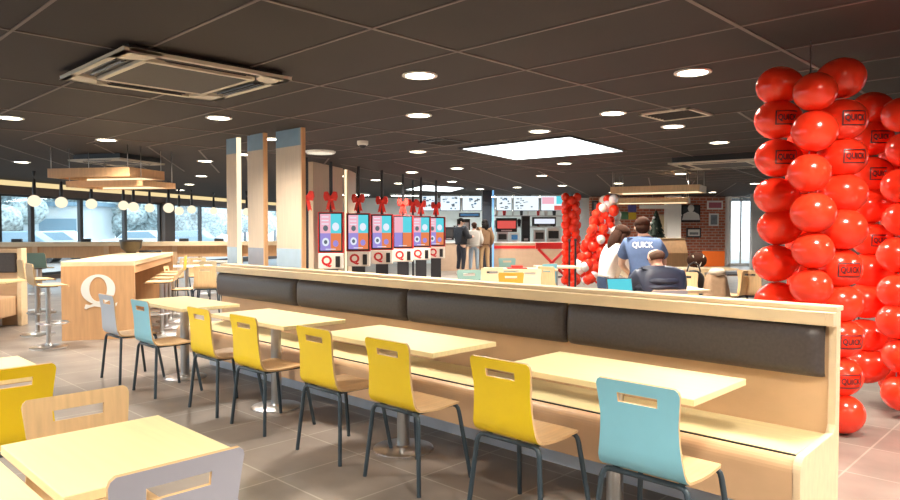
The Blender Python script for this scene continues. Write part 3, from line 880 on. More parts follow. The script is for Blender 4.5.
def make_ac(lab, loc, rz, s=1.45, drop=.07):
    t = thing('air_conditioner', lab, 'air conditioner', loc, rz, 'ceiling air conditioners')
    h = s / 2
    MB().bb((-h + .06, -h + .06, -drop + .03), (h - .06, h - .06, 0)).build('casing', black, t)
    fr = MB(); w_ = .27 * s
    z0, z1 = -drop, -drop + .03
    k = h - .02
    # flat frame with slots: four corners and an inner border
    for sx in (-1, 1):
        for sy in (-1, 1):
            a = .30 * h
            pts = [(sx * h, sy * h), (sx * h, sy * (h - .42 * h)), (sx * (h - .26 * h), sy * (h - .34 * h)), (sx * (h - .34 * h), sy * (h - .26 * h)), (sx * (h - .42 * h), sy * h)]
            if sx * sy < 0: pts = pts[::-1]
            fr.prism(pts, z0, z1)
    i0, i1 = .62 * h, .68 * h
    fr.bb((-h, -h, z0), (h, -.93 * h, z1)).bb((-h, .93 * h, z0), (h, h, z1)).bb((-h, -.93 * h, z0), (-.93 * h, .93 * h, z1)).bb((.93 * h, -.93 * h, z0), (h, .93 * h, z1))
    fr.bb((-i1, -i1, z0), (i1, -i0, z1)).bb((-i1, i0, z0), (i1, i1, z1)).bb((-i1, -i0, z0), (-i0, i0, z1)).bb((i0, -i0, z0), (i1, i0, z1))
    fr.build('frame', offwhite, t, .004)
    MB().bb((-i0, -i0, z0 + .004), (i0, i0, z0 + .02)).build('grille', grille, t)
    for k, (cx, cy, ang) in enumerate(((0, -.85 * h, 0), (0, .85 * h, 0), (-.85 * h, 0, PI / 2), (.85 * h, 0, PI / 2))):
        l = MB()
        for j in range(2):
            l.box((0, (j - .5) * .05 * s, -drop - .004), (.95 * h, .03 * s, .008), 0, (.35, 0, 0))
        o = l.build('louver', dark, t); o.location = (cx, cy, .0); o.rotation_euler = (0, 0, ang)
        o.location.z = .012
    return t
make_ac('large air conditioner with cream corners hanging at the upper left of the ceiling', (-5.83, 2.64, CEIL), 0, 1.4)
c1 = cpx(119, 157); make_ac('distant air conditioner above the hanging wooden frame on the left', c1, AB, 1.15, .12)
c1 = cpx(722, 158.5, CEIL); make_ac('distant air conditioner left of the balloon column', c1, .17, 1.6, .14)
def vent(lab, loc, rz, s):
    t = thing('ceiling_vent', lab, 'vent', loc, rz, 'square ceiling vents')
    fr = MB(); h = s / 2
    fr.bb((-h, -h, -.02), (h, -h + .04, 0)).bb((-h, h - .04, -.02), (h, h, 0)).bb((-h, -h, -.02), (-h + .04, h, 0)).bb((h - .04, -h, -.02), (h, h, 0)).build('frame', offwhite if s > .6 else dark, t)
    sl = MB()
    for k in range(7): sl.box((0, -h + s * (k + 1) / 8, -.012), (s - .08, .02, .01), 0, (.5, 0, 0))
    sl.build('slats', grille, t)
vent('square vent between the downlights left of the large balloon column', (-3.75, 7.66, CEIL), 0, .62)
vent('dark square vent in the ceiling left of the skylight', (-7.47, 7.58, CEIL), 0, .58)
# dome camera
c = cpx(363, 141.5); t = thing('dome_camera', 'small white dome security camera on the ceiling', 'camera', c)
MB().lathe([(.0, 0), (.085, 0), (.085, -.05), (.07, -.065), (.0, -.065)][::-1], n=20).build('housing', white, t)
MB().ell((0, 0, -.065), (.055, .055, .055), 14, 8).build('dome', dark, t)

# hanging wooden light frames
def ring_lamp(lab, corner, rz, lx, ly, z0, z1, h2=None, group='hanging wooden frames'):
    t = thing('hanging_frame', lab, 'pendant light', (corner.x, corner.y, z0), rz, group)
    th = .05; H = z1 - z0
    # corner is the near right one; frame reaches to -x and +y
    MB().bb((-lx, 0, 0), (0, th, H)).bb((-lx, ly - th, 0), (0, ly, H)).bb((-lx, th, 0), (-lx + th, ly - th, H)).bb((-th, th, 0), (0, ly - th, H)).build('wooden_frame', oak_v if 'left' in lab else ply, t, .003)
    MB().bb((-lx + th, th, .01), (-th, th + .03, .04)).bb((-lx + th, ly - th - .03, .01), (-th, ly - th, .04)).build('light_strip', led, t)
    for x, y in ((-.05, .03), (-lx + .05, .03), (-.05, ly - .03), (-lx + .05, ly - .03)):
        MB().tube([(x, y, H), (x, y, CEIL - z0)], .006, 6).build('cable', steel, t)
    return t
c = LD(-5.12, 11.05); ring_lamp('upper hanging wooden frame on the left in front of the windows', c, AF - math.radians(12), 1.53, .92, 2.3, 2.45)
c = LD(-5.00, 11.25); ring_lamp('lower hanging wooden frame nested under the left one', c, AF - math.radians(12), 1.45, .9, 2.16, 2.26)
c = LD((699 - 450) / 690 * 15.3, 15.3); ring_lamp('upper hanging wooden frame on the right above the people', c, AF - math.radians(29) + math.radians(0), 2.0, .95, 2.3, 2.45)
c = LD((688 - 450) / 690 * 16.0, 16.0); ring_lamp('lower hanging wooden frame nested under the right one', c, AF - math.radians(22), 1.75, .9, 2.08, 2.2)

# globe pendants along the windows
GL = [(35, 201, 16.0), (62, 202.5, 17.0), (92, 204, 18.3), (124, 205.5, 20), (134, 207, 19.2), (150, 208, 21.3), (169, 208, 19), (179.5, 211, 22.5), (192, 209.5, 23.5), (214, 211, 25.5), (247, 212, 24), (109, 205, 19)]
g0 = None
for px, py, dep in GL:
    z = ZP(py, dep)
    if px == 109: continue
    c = P(px, dep, z)
    lab = 'glowing white globe pendant hanging in front of the windows'
    if px == 35: lab = 'large glowing globe pendant over the booth corner at the left'
    if px == 169: lab = 'brightest globe pendant in front of the brown pillar'
    if g0 is None:
        g0 = thing('globe_pendant', lab, 'pendant light', c, 0, 'globe pendants at the windows')
        MB().ell((0, 0, 0), (.14, .14, .135), 20, 12).build('globe', globe, g0)
        MB().lathe([(.035, .14), (.045, .2), (.035, .5), (.012, .52)], n=12).build('cap', black, g0)
        MB().tube([(0, 0, .5), (0, 0, 1.0)], .006, 6).build('cord', black, g0)
        MB().lathe([(.05, .72), (.02, .58), (.0, .58)], n=12).build('clip', black, g0)
    else: dup(g0, c, 0, lab)

# ---------------------------------------------------------------- pictures on the brick wall
def picture(lab, px0, px1, y0, y1, frame_m, fill_m, deco=None, dep=28.4):
    wdt = (px1 - px0) / 690 * dep; z1, z0 = ZP(y0, dep), ZP(y1, dep); H = z1 - z0
    t = thing('framed_picture', lab, 'picture', P((px0 + px1) / 2, dep, z0), AF)
    MB().bb((-wdt / 2, 0, 0), (wdt / 2, .05, H)).build('frame', frame_m, t)
    MB().bb((-wdt / 2 + .06, -.01, .06), (wdt / 2 - .06, 0, H - .06)).build('print', fill_m, t)
    if deco: deco(t, wdt, H)
    return t
pk = pr('picture_pink', (.50, .14, .18), .5, noise=.2); pg = pr('picture_grey', (.30, .32, .34), .5, noise=.5, nscale=5); pd = pr('picture_charcoal', (.05, .055, .06), .5, noise=.3)
def figure(t, w_, H):
    MB().ell((0, -.02, H * .80), (.13, .015, .16), 14, 8).build('printed_head', white, t)
    MB().prism([(-.36, .08), (-.30, H * .46), (-.12, H * .60), (.14, H * .60), (.33, H * .44), (.38, .08)], -.02, -.01, 'y').prism([(-.36, H * .35), (-.50, H * .45), (-.58, H * .70), (-.50, H * .72), (-.40, H * .5)], -.02, -.01, 'y').build('printed_coat', white, t)
picture('dark poster with a pale waving figure', 681, 700, 205, 222, black, pd, figure)
picture('small pink picture at the top right of the brick wall', 707, 722.5, 201, 209.5, white, pk)
picture('small grey portrait picture below the pink one', 709, 718.5, 213.5, 226, white, pg)
picture('white landscape picture below the dark poster', 686.5, 701, 228, 237.5, dark, white, lambda t, a, b: MB().bb((-a * .3, -.02, b * .3), (a * .3, -.012, b * .55)).build('printed_lines', pg, t))
picture('dark framed strip at the far left of the brick wall', 592, 598, 201, 218, dark, pg)
for (a, b, y0, y1, m, l) in ((628, 636, 205, 212, scr_pur, 'purple square card on the brick wall'), (621, 628, 212, 219.5, pr('card_green', (.10, .25, .12), .5, noise=.1), 'green square card on the brick wall'), (628.5, 636, 212.5, 219.5, pr('card_yellow', (.75, .55, .05), .5, noise=.1), 'yellow square card on the brick wall')):
    o = fbox('wall_card', a, b, y0, y1, 28.42, .04, m if m is not scr_pur else pr('card_purple', (.12, .12, .42), .5, noise=.1), l, 'card', 'square cards on the brick wall')
# white column, opening and panel behind the employee
fbox('trim_11', 667, 681, 192, 300, 27.5, .4, white)['kind'] = 'structure'
fbox('door_2', 654, 667, 215, 300, 27.9, .1, pr('tan_door', (.62, .48, .30), .5, noise=.06))['kind'] = 'structure'
fbox('trim_12', 640, 672, 205, 208.5, 27.2, .15, white)['kind'] = 'structure'
o = MB().bb((-.65, 0, .5), (.65, .1, 1.3)).build('service_cabinet', oak_v); 
D.objects.remove(o)
t = thing('service_cabinet', 'wooden serving station with a sloping front behind the employee', 'cabinet', P(673, 16), AF)
MB().prism([(-.0, 0), (.55, 0), (.55, 1.22), (.2, 1.22), (0, .9)], -.35, .35, 'x').build('body', oak_v, t)
MB().bb((-.36, .2, 1.22), (.36, .58, 1.25)).build('top', oak_pale, t)
MB().bb((-.30, -.02, .55), (.30, 0, .58)).build('shelf', oak_pale, t)
fbox('orange_panel', 703, 725, 251, 272, 27, .08, pr('orange_panel', (.85, .16, .02), .4, noise=.05), 'orange panel standing at the foot of the brick wall', 'panel')

# dark fir tree
t = thing('fir_tree', 'dark decorated artificial fir tree behind the employee', 'tree', P(656, 20), 0)
f = MB(); r_ = random.Random(5)
for k in range(420):
    h = r_.random() ** .8; z = .45 + h * 1.55; R_ = .52 * (1 - h) + .04; a = r_.random() * 2 * PI
    p = Vector((math.cos(a) * R_ * .25, math.sin(a) * R_ * .25, z)); q = Vector((math.cos(a) * R_, math.sin(a) * R_, z - .10))
    s_ = Vector((-math.sin(a), math.cos(a), 0)) * .05
    f.add([p - s_ * .3, p + s_ * .3, q + s_, q - s_ + Vector((0, 0, .03)), (p + q) / 2 + Vector((0, 0, .06))], [(0, 1, 4), (1, 2, 4), (2, 3, 4), (3, 0, 4), (0, 3, 2, 1)])
f.build('foliage', fir, t)
MB().lathe([(.14, 0), (.14, .12), (.03, .14), (.03, .6)], n=12).build('trunk', dark, t)
for k in range(9):
    a = PI + AF + r_.uniform(-.6, 1.6); h = k / 9; R_ = .5 * (1 - h) + .04
    MB().ell((R_ * math.cos(a), R_ * math.sin(a), .55 + h * 1.4), (.04, .04, .04), 10, 6).build('bauble', chrome, t)

# ---------------------------------------------------------------- tables and chairs further back
far = 'chairs in the middle of the hall'
chair(*P(176, 14.6).xy, AF + 2.6, yellow, 'yellow chair far left behind the Q counter stools', far)
chair(*P(197, 15.0).xy, AF + 3.5, green, 'sage green chair far left near the fins', far)
chair(*P(207, 11.9).xy, AF + .15, ply, 'plywood chair facing away just left of the banquette end', far)
chair(*P(180, 11.7).xy, AF - 1.4, yellow, 'yellow chair seen side-on left of the banquette end', far)
chair(*P(214, 13.6).xy, AF - .2, cream, 'cream chair in front of the leftmost fin', far)
make_table('white table behind the Q counter stools', .9, .6, P(186, 13.6), AF + .2, 'tables in the middle of the hall', white)
make_table('long white table in front of the fins', 1.2, .6, P(208, 15.6), AF + .1, 'tables in the middle of the hall', white)
mid = 'chairs behind the banquette'
CH2 = [(471, 10.3, green, 'sage blue chair back leftmost behind the banquette', PI + .1), (490, 11.3, cream, 'cream chair back behind the banquette near the customers', .1), (509, 10.15, mustard, 'orange yellow chair back behind the banquette below the counter', 0.05), (527, 11.0, cream, 'cream chair right of the orange yellow one behind the banquette', .1), (541, 12.6, blue, 'light blue chair standing higher than its neighbours behind the banquette', .6), (556, 11.6, ply, 'plywood chair right of the light blue one behind the banquette', -.9), (508, 14.6, green, 'sage green chair at the far side of the table behind the banquette', PI)]
for px, dep, m, lab, rz in CH2:
    p = P(px, dep); chair(p.x, p.y, AF + rz, m, lab, mid, m if m is not ply else None)
make_table('grey topped table behind the banquette below the counter', 1.3, .65, P(520, 12.6), AF, 'tables behind the banquette', oak_pale)
make_table('oak table behind the banquette beside the balloon column', .8, .65, P(556, 13.4), AF, 'tables behind the banquette', oak_pale)
o = MB().bb((-.18, -.12, 0), (.18, .12, .02)).bb((-.1, -.08, .02), (.1, .08, .06)).build('food_tray', redband, None, .006); place(o, P(517, 12.5, .74), AF); tag(o, 'dark red food tray on the table behind the banquette', 'tray')
make_table('small table holding the open laptop behind the banquette', .55, .5, P(608, 6.75), AF, 'tables near the seated people', oak_pale)
t = thing('laptop', 'open laptop with a teal screen left of the seated man in navy', 'laptop', P(622, 6.8, .74), AF + .25)
MB().bb((-.14, -.2, 0), (.14, 0, .018)).build('keyboard', steel, t, .003)
o = MB().bb((-.14, 0, .0), (.14, .01, .22)).build('lid', dark, t, .003); o.location = (0, 0, .015); o.rotation_euler = (-.25, 0, 0)
q = MB().bb((-.13, -.002, .012), (.13, 0, .21)).build('screen', scr_teal, o)
p = P(700, 11.0); chair(p.x, p.y, AF + .3, cream, 'cream chair with bags hung over it right of the seated man', 'chairs near the seated people')
p = P(688, 10.2); chair(p.x, p.y, AF - .5, ply, 'plywood chair carrying a dark handbag', 'chairs near the seated people')
make_table('pale table between the brick wall and the bags', 1.0, .65, P(705, 12.8), AF, 'tables near the seated people', oak_pale)
make_table('pale table in front of the seated man in navy', 1.1, .65, P(655, 8.35), AF + .1, 'tables near the seated people', oak_pale)
make_table('dark edged high table right of the coat near the balloons', .8, .6, P(745, 11.3), AF, 'tables near the seated people', dark)
for px, lab in ((732, 'black legged chair left of the dark table by the balloons'), (756, 'black legged chair right of the dark table by the balloons')):
    p = P(px, 10.6); chair(p.x, p.y, AF + (.8 if px < 740 else -.8), ply, lab, 'chairs near the seated people')
p = P(858, 9.8); chair(p.x, p.y, AF + .4, greyl, 'grey chair seen between the two balloon columns', 'chairs near the seated people')
# bags and coat
t = thing('handbag', 'black handbag with handle on the plywood chair', 'bag', P(694, 10.1, .5), AF)
MB().ell((0, 0, .19), (.17, .08, .17), 16, 10, zmin=-.8).build('bag_body', black, t)
MB().tube([(-.1, 0, .33), (-.07, 0, .43), (0, 0, .47), (.07, 0, .43), (.1, 0, .33)], .012, 8).build('handle', black, t)
t = thing('handbag', 'dark brown rounded bag above the black handbag', 'bag', P(697, 11.0, .84), AF)
MB().ell((0, 0, .12), (.16, .1, .13), 16, 10, zmin=-.9).build('bag_body', hair_b, t)
MB().tube([(-.09, -.06, .2), (0, -.1, .0), (.09, -.06, .2)], .012, 8).build('strap', offwhite, t)
t = thing('coat', 'beige coat draped over a chair near the bags', 'coat', P(717, 9.9, .0), AF)
q = MB(); vs = []; fs = []
NN = 22
for j in range(9):
    z = .86 - j * .10
    for k in range(NN):
        a = 2 * PI * k / NN; wv = 1 + .12 * math.sin(5 * a + j * .3)
        rr_ = (.10 + .012 * j) * wv * (.55 if j == 0 else 1)
        vs.append((math.cos(a) * rr_ * 1.3, math.sin(a) * rr_ * .8, z))
for j in range(8):
    for k in range(NN): fs.append((j * NN + k, j * NN + (k + 1) % NN, (j + 1) * NN + (k + 1) % NN, (j + 1) * NN + k))
q.add(vs, fs, 0, True); q.add(vs[:NN], [tuple(range(NN))]); q.build('cloth', pr('beige_coat_cloth', (.38, .24, .14), .85, noise=.25, nscale=12), t)
MB().ell((0, -.02, .84), (.12, .1, .06), 14, 8).build('collar', pr('pale_fur', (.62, .52, .40), .9, noise=.2, nscale=30), t)

# ---------------------------------------------------------------- people
def skin_obj(name, verts, edges, radii, m, parent, sub=2):
    me = D.meshes.new(name); me.from_pydata(verts, edges, [])
    me.materials.append(m)
    o = D.objects.new(name, me); COL.objects.link(o); o.parent = parent
    o.modifiers.new('skin', 'SKIN'); me.skin_vertices or None
    if not me.skin_vertices:
        b = bmesh.new(); b.from_mesh(me); b.verts.layers.skin.verify(); b.to_mesh(me); b.free()
    sv = me.skin_vertices[0].data
    for i, r in enumerate(radii):
        sv[i].radius = r if isinstance(r, tuple) else (r, r)
        sv[i].use_root = (i == 0)
    o.modifiers['skin'].use_smooth_shade = True
    s = o.modifiers.new('sub', 'SUBSURF'); s.levels = sub; s.render_levels = sub
    return o
def person(lab, loc, rz, J, cols, hair='short', scale=1, skinm=None, skirt=None, sleeves='long', top_r=0.0):
    """J: joints in metres, local frame, facing +y."""
    skinm = skinm or skin1
    t = thing('person', lab, 'person', loc, rz)
    t.scale = (scale, scale, scale)
    V = []; E = []; Rr = []
    idx = {}
    def add(k, p, r, par=None):
        idx[k] = len(V); V.append(tuple(p)); Rr.append(r)
        if par is not None: E.append((idx[par], idx[k]))
    g = lambda k: Vector(J[k])
    add('pel', g('pel'), (.15, .11)); add('wai', g('wai'), (.135, .10), 'pel'); add('che', g('che'), (.155, .115), 'wai'); add('nb', g('nb'), (.075, .07), 'che')
    hd = g('head'); nb = g('nb'); up = (hd - nb).normalized()
    add('nk', nb + up * .06, (.055, .055), 'nb'); add('jaw', hd - up * .055, (.068, .078), 'nk'); add('sk', hd + up * .03, (.080, .094), 'jaw'); add('cr', hd + up * .085, (.06, .07), 'sk')
    for s in ('l', 'r'):
        add('sh' + s, g('sh' + s), .062, 'che'); add('el' + s, g('el' + s), .044, 'sh' + s); add('wr' + s, g('wr' + s), .028, 'el' + s)
        d = (g('wr' + s) - g('el' + s)).normalized(); side = d.cross(Vector((0, 0, 1)))
        side = side.normalized() if side.length > .1 else Vector((0, 1, 0))
        pm = g('wr' + s) + d * .07
        add('pm' + s, pm, (.036, .022), 'wr' + s)
        add('hip' + s, g('hip' + s), .095, 'pel'); add('kn' + s, g('kn' + s), .06, 'hip' + s); add('an' + s, g('an' + s), .04, 'kn' + s)
        dd = Vector(J.get('toe', (0, .17, -.05)))
        add('to' + s, g('an' + s) + dd, (.04, .03), 'an' + s)
    body = skin_obj('body', V, E, Rr, skinm, t)
    # fingers: own chains rooted in the palm, joined to the body's hands
    for s in ('l', 'r'):
        d = (g('wr' + s) - g('el' + s)).normalized(); side = d.cross(Vector((0, 0, 1))); side = side.normalized() if side.length > .1 else Vector((0, 1, 0))
        nn_ = side.cross(d).normalized(); pm = g('wr' + s) + d * .07
        fv = []; fe = []; fr_ = []
        for k, L in enumerate((.065, .078, .072, .055)):
            b0 = len(fv); o_ = side * (k - 1.5) * .019
            fv += [tuple(pm + o_ - d * .02), tuple(pm + o_ + d * (.02 + L * .5)), tuple(pm + o_ * 1.05 + d * (.02 + L * .95) - nn_ * .02)]
            fr_ += [.009, .008, .0065]; fe += [(b0, b0 + 1), (b0 + 1, b0 + 2)]
        b0 = len(fv); fv += [tuple(pm - side * .02 - d * .04), tuple(pm - side * .05 + d * .0), tuple(pm - side * .055 + d * .035)]; fr_ += [.011, .01, .008]; fe += [(b0, b0 + 1), (b0 + 1, b0 + 2)]
        skin_obj('fingers', fv, fe, fr_, skinm, body, 1)
    # face: nose, eyes, ears
    fwd = Vector((J.get('look', (0, 1, 0)))).normalized(); sd = fwd.cross(up).normalized(); fwd = up.cross(sd).normalized()
    R3 = Matrix((sd, fwd, up)).transposed().to_euler()
    MB().ell(hd + fwd * .098 - up * .015, (.013, .02, .024), 10, 6, rot=R3).build('nose', skinm, body)
    for s in (-1, 1):
        MB().ell(hd + fwd * .088 + sd * s * .031 + up * .012, (.011, .008, .008), 8, 6, rot=R3).build('eye', hair_k, body)
        MB().ell(hd + sd * s * .084 - fwd * .01 - up * .005, (.012, .022, .034), 8, 6, rot=R3).build('ear', skinm, body)
    MB().ell(hd + fwd * .086 - up * .055, (.024, .010, .008), 8, 6, rot=R3).build('mouth', pr('lips', (.35, .10, .09), .5) if 'lips' not in MATS else MATS['lips'], body)
    # clothing
    e = .016 + top_r
    top_m, leg_m, hair_m = cols
    V = []; E = []; Rr = []; idx = {}
    pe = g('pel')
    add('wai', g('wai'), (.15 + e, .115 + e)); add('hem', pe + (g('wai') - pe) * .1, (.158 + e, .125 + e), 'wai'); add('che', g('che'), (.168 + e, .128 + e), 'wai'); add('ub', g('che').lerp(g('nb'), .55), (.135 + e, .105 + e), 'che'); add('nb', g('nb') - up * .0, (.078, .078), 'ub')
    for s in ('l', 'r'):
        add('sh' + s, g('sh' + s), .068 + e, 'che')
        if sleeves == 'long': add('el' + s, g('el' + s), .05 + e, 'sh' + s); add('wr' + s, g('el' + s) + (g('wr' + s) - g('el' + s)) * .95, .036 + e * .6, 'el' + s)
        else: add('el' + s, g('sh' + s) + (g('el' + s) - g('sh' + s)) * .75, .058 + e, 'sh' + s)
    shirt = skin_obj('top_garment', V, E, Rr, top_m, t)
    V = []; E = []; Rr = []; idx = {}
    add('pel', pe, (.158, .12)); add('w', pe + (g('wai') - pe) * .6, (.145, .11), 'pel')
    for s in ('l', 'r'):
        add('hip' + s, g('hip' + s), .105, 'pel'); add('kn' + s, g('kn' + s), .072, 'hip' + s); add('an' + s, g('an' + s) + (g('kn' + s) - g('an' + s)) * .08, .055, 'kn' + s)
    skin_obj('trousers', V, E, Rr, leg_m, t)
    for s in ('l', 'r'):
        a = g('an' + s); dd = Vector(J.get('toe', (0, .17, -.05)))
        MB().ell(a + dd * .45 + Vector((0, 0, -.045)), (.05, .14, .05), 14, 8, zmin=-.75).build('shoe', J.get('shoe', black), t)
    # hair
    h = MB()
    if hair == 'short':
        h.ell(hd + up * .04 - fwd * .02, (.094, .106, .088), 18, 12, rot=R3, zmin=-.55).ell(hd - up * .02 - fwd * .05, (.080, .060, .075), 16, 10, rot=R3)
    elif hair == 'thin':
        h.ell(hd + up * .005 - fwd * .03, (.092, .092, .062), 18, 10, rot=R3, zmin=-.8)
    else:
        h.ell(hd + up * .045 - fwd * .025, (.100, .112, .090), 18, 10, rot=R3, zmin=-.6)
        h.ell(hd - up * .09 - fwd * .075, (.105, .072, .17), 18, 10, rot=R3)
        h.ell(hd - up * .08 + sd * .07 - fwd * .01, (.035, .06, .14), 12, 8, rot=R3)
        h.ell(hd - up * .08 - sd * .07 - fwd * .01, (.035, .06, .14), 12, 8, rot=R3)
    h.build('hair', hair_m, t)
    return t, shirt
def standing(**k):
    J = dict(pel=(0, 0, .93), wai=(0, .0, 1.08), che=(0, .0, 1.30), nb=(0, 0, 1.45), head=(0, .02, 1.60),
             shl=(-.19, 0, 1.39), shr=(.19, 0, 1.39), ell=(-.25, -.03, 1.12), elr=(.25, -.03, 1.12), wrl=(-.25, .07, .88), wrr=(.25, .07, .88),
             hipl=(-.095, 0, .88), hipr=(.095, 0, .88), knl=(-.11, .02, .48), knr=(.11, .02, .48), anl=(-.12, -.03, .085), anr=(.12, -.03, .085))
    J.update(k); return J
# employee in blue polo, seen from behind, leaning forward
J = standing(wai=(0, .05, 1.05), che=(0, .13, 1.25), nb=(0, .19, 1.385), head=(0, .24, 1.515), shl=(-.18, .15, 1.325), shr=(.18, .15, 1.325), ell=(-.25, .24, 1.08), elr=(.25, .26, 1.08), wrl=(-.15, .42, .98), wrr=(.16, .44, .98), look=(.1, 1, -.15))
t, sh = person('standing person in a blue polo shirt with white lettering, seen from behind', P(645, 7.75), AF - .15, J, (polo, trous, hair_b), 'short', .97, sleeves='short', top_r=.012)
vs, fs = text_geo('QUICK', .03)
def back_y(x, z): return 0
lt = MB().add([(v[0] * .074 - .03, 0, v[1] * .095) for v in vs], fs).build('back_lettering', white, t)
lt.location = (0, -.016, 1.315); lt.rotation_euler = (-.45 + .05, 0, 0)
lt['label'] = 'white lettering across the back'
MB().tube([(-.075, .14, 1.40), (0, .11, 1.395), (.075, .14, 1.40), (.07, .24, 1.385), (0, .27, 1.37), (-.07, .24, 1.385), (-.075, .14, 1.40)], .018, 8, cap=False).build('collar', polo, t)
# woman, side view, facing right and leaning down
J = standing(pel=(0, -.06, .93), wai=(0, -.02, 1.07), che=(0, .04, 1.25), nb=(0, .09, 1.38), head=(0, .15, 1.50), shl=(-.16, .05, 1.32), shr=(.16, .05, 1.32), ell=(-.2, .22, 1.03), elr=(.2, .24, 1.03), wrl=(-.12, .42, .90), wrr=(.14, .42, .90), look=(0, 1, -.2), hipl=(-.09, -.08, .88), hipr=(.09, -.08, .88))
person('person with long brown hair in a cream jumper and jeans, leaning to the right', P(612, 8.35), AF - PI / 2 + .25, J, (knit, denim, hair_b), 'long', .92, top_r=.0)
# seated man in puffer jacket from behind
J = standing(pel=(0, 0, .56), wai=(0, .03, .69), che=(0, .07, .90), nb=(0, .11, 1.03), head=(-.02, .15, 1.15), shl=(-.20, .08, .965), shr=(.20, .08, .965), ell=(-.27, .20, .80), elr=(.27, .22, .78), wrl=(-.2, .42, .79), wrr=(.2, .42, .79),
             hipl=(-.1, .05, .54), hipr=(.1, .05, .54), knl=(-.14, .45, .52), knr=(.14, .45, .52), anl=(-.14, .42, .085), anr=(.14, .42, .085), look=(-.3, 1, -.25))
t, sh = person('seated person in a navy quilted jacket with a balding head, seen from behind', P(662, 7.25), AF + .05, J, (puffer, trous, hair_g), 'thin', top_r=.03)
for k in range(6):                        # quilting rolls
    z = .60 + k * .062; rx = .235 if k < 5 else .225; cy = .02 + (z - .6) * .2
    pts = [(rx * math.cos(2 * PI * a / 28), cy + .165 * math.sin(2 * PI * a / 28), z) for a in range(29)]
    MB().tube(pts, .031, 8, cap=False).build('quilted_roll', puffer, sh)
p = P(662, 7.25); chair(p.x, p.y, AF + .05, greyl, 'chair under the seated person in the navy jacket', 'chairs near the seated people')
# three customers at the counter
J = standing(ell=(-.25, .0, 1.12), wrl=(-.18, .2, 1.0), elr=(.24, .05, 1.15), wrr=(.2, .28, 1.15), shoe=white, look=(.6, .7, 0))
person('standing person in a black jacket and navy trousers at the counter, left of three', P(461, 22.6), AF - .9, J, (jacket, trous, hair_k), 'short', 1.06, top_r=.03)
J = standing(look=(-.3, 1, 0))
person('standing person in a pale grey hoodie and light jeans, middle of three at the counter', P(474, 22.9), AF, J, (hoodie, denim_l, hair_b), 'short', .98, top_r=.035)
J = standing(ell=(-.26, .05, 1.14), wrl=(-.16, .25, 1.15), look=(-.6, 1, 0))
person('standing person in a brown jacket and khaki trousers, right of three at the counter', P(484.5, 23.0), AF + .3, J, (brownc, khaki, hair_k), 'long', 1.03, skinm=skin2, top_r=.025)

# ---------------------------------------------------------------- balloons
def balloon_mesh(rx, rz, n=24, m=16):
    mb = MB(); prof = []
    for i in range(m + 1):
        a = -PI / 2 + PI * i / m; z = math.sin(a); r = math.cos(a)
        if z < 0: r *= 1 - .10 * z * z; 
        prof.append((max(r * rx, 1e-5), z * rz * (1.0 if z > 0 else 1.12)))
    mb.lathe(prof, n=n)
    mb.lathe([(.004, -rz * 1.10), (.013, -rz * 1.17), (.009, -rz * 1.15), (.0, -rz * 1.12)], n=8)
    return mb
def mark_mesh(rx, rz, which=0):
    # the printed mark, wrapped round the balloon's side facing local -y
    vs, fs = text_geo('QUICK' if which else 'Q', .03)
    s = .040 if which else .13
    mb = MB()
    def wrap(x, z, k=1.006):
        a = x / rx; zz = z / rz; r = math.sqrt(max(0, 1 - zz * zz)) * rx * k
        return (math.sin(a) * r, -math.cos(a) * r, z)
    mb.add([wrap(v[0] * s, v[1] * s * 1.5) for v in vs], fs)
    if which:
        N = 10; hx, hz, th = .078, .044, .008
        for (x0, x1, z0, z1) in ((-hx, hx, hz, hz + th), (-hx, hx, -hz - th, -hz), (-hx, -hx + th, -hz, hz), (hx - th, hx, -hz, hz)):
            k = N if x1 - x0 > .05 else 1; g = []
            for i in range(k + 1):
                x = x0 + (x1 - x0) * i / k
                for j in range(5): g.append(wrap(x, z0 + (z1 - z0) * j / 4))
            mb.add(g, [(i * 5 + j, (i + 1) * 5 + j, (i + 1) * 5 + j + 1, i * 5 + j + 1) for i in range(k) for j in range(4)])
    return mb
def orient(o, radial, spin=0):
    # knot (local -z) points to the column's axis
    q = Vector(radial).to_track_quat('Z', 'Y'); o.rotation_mode = 'QUATERNION'; o.rotation_quaternion = q
b0 = None
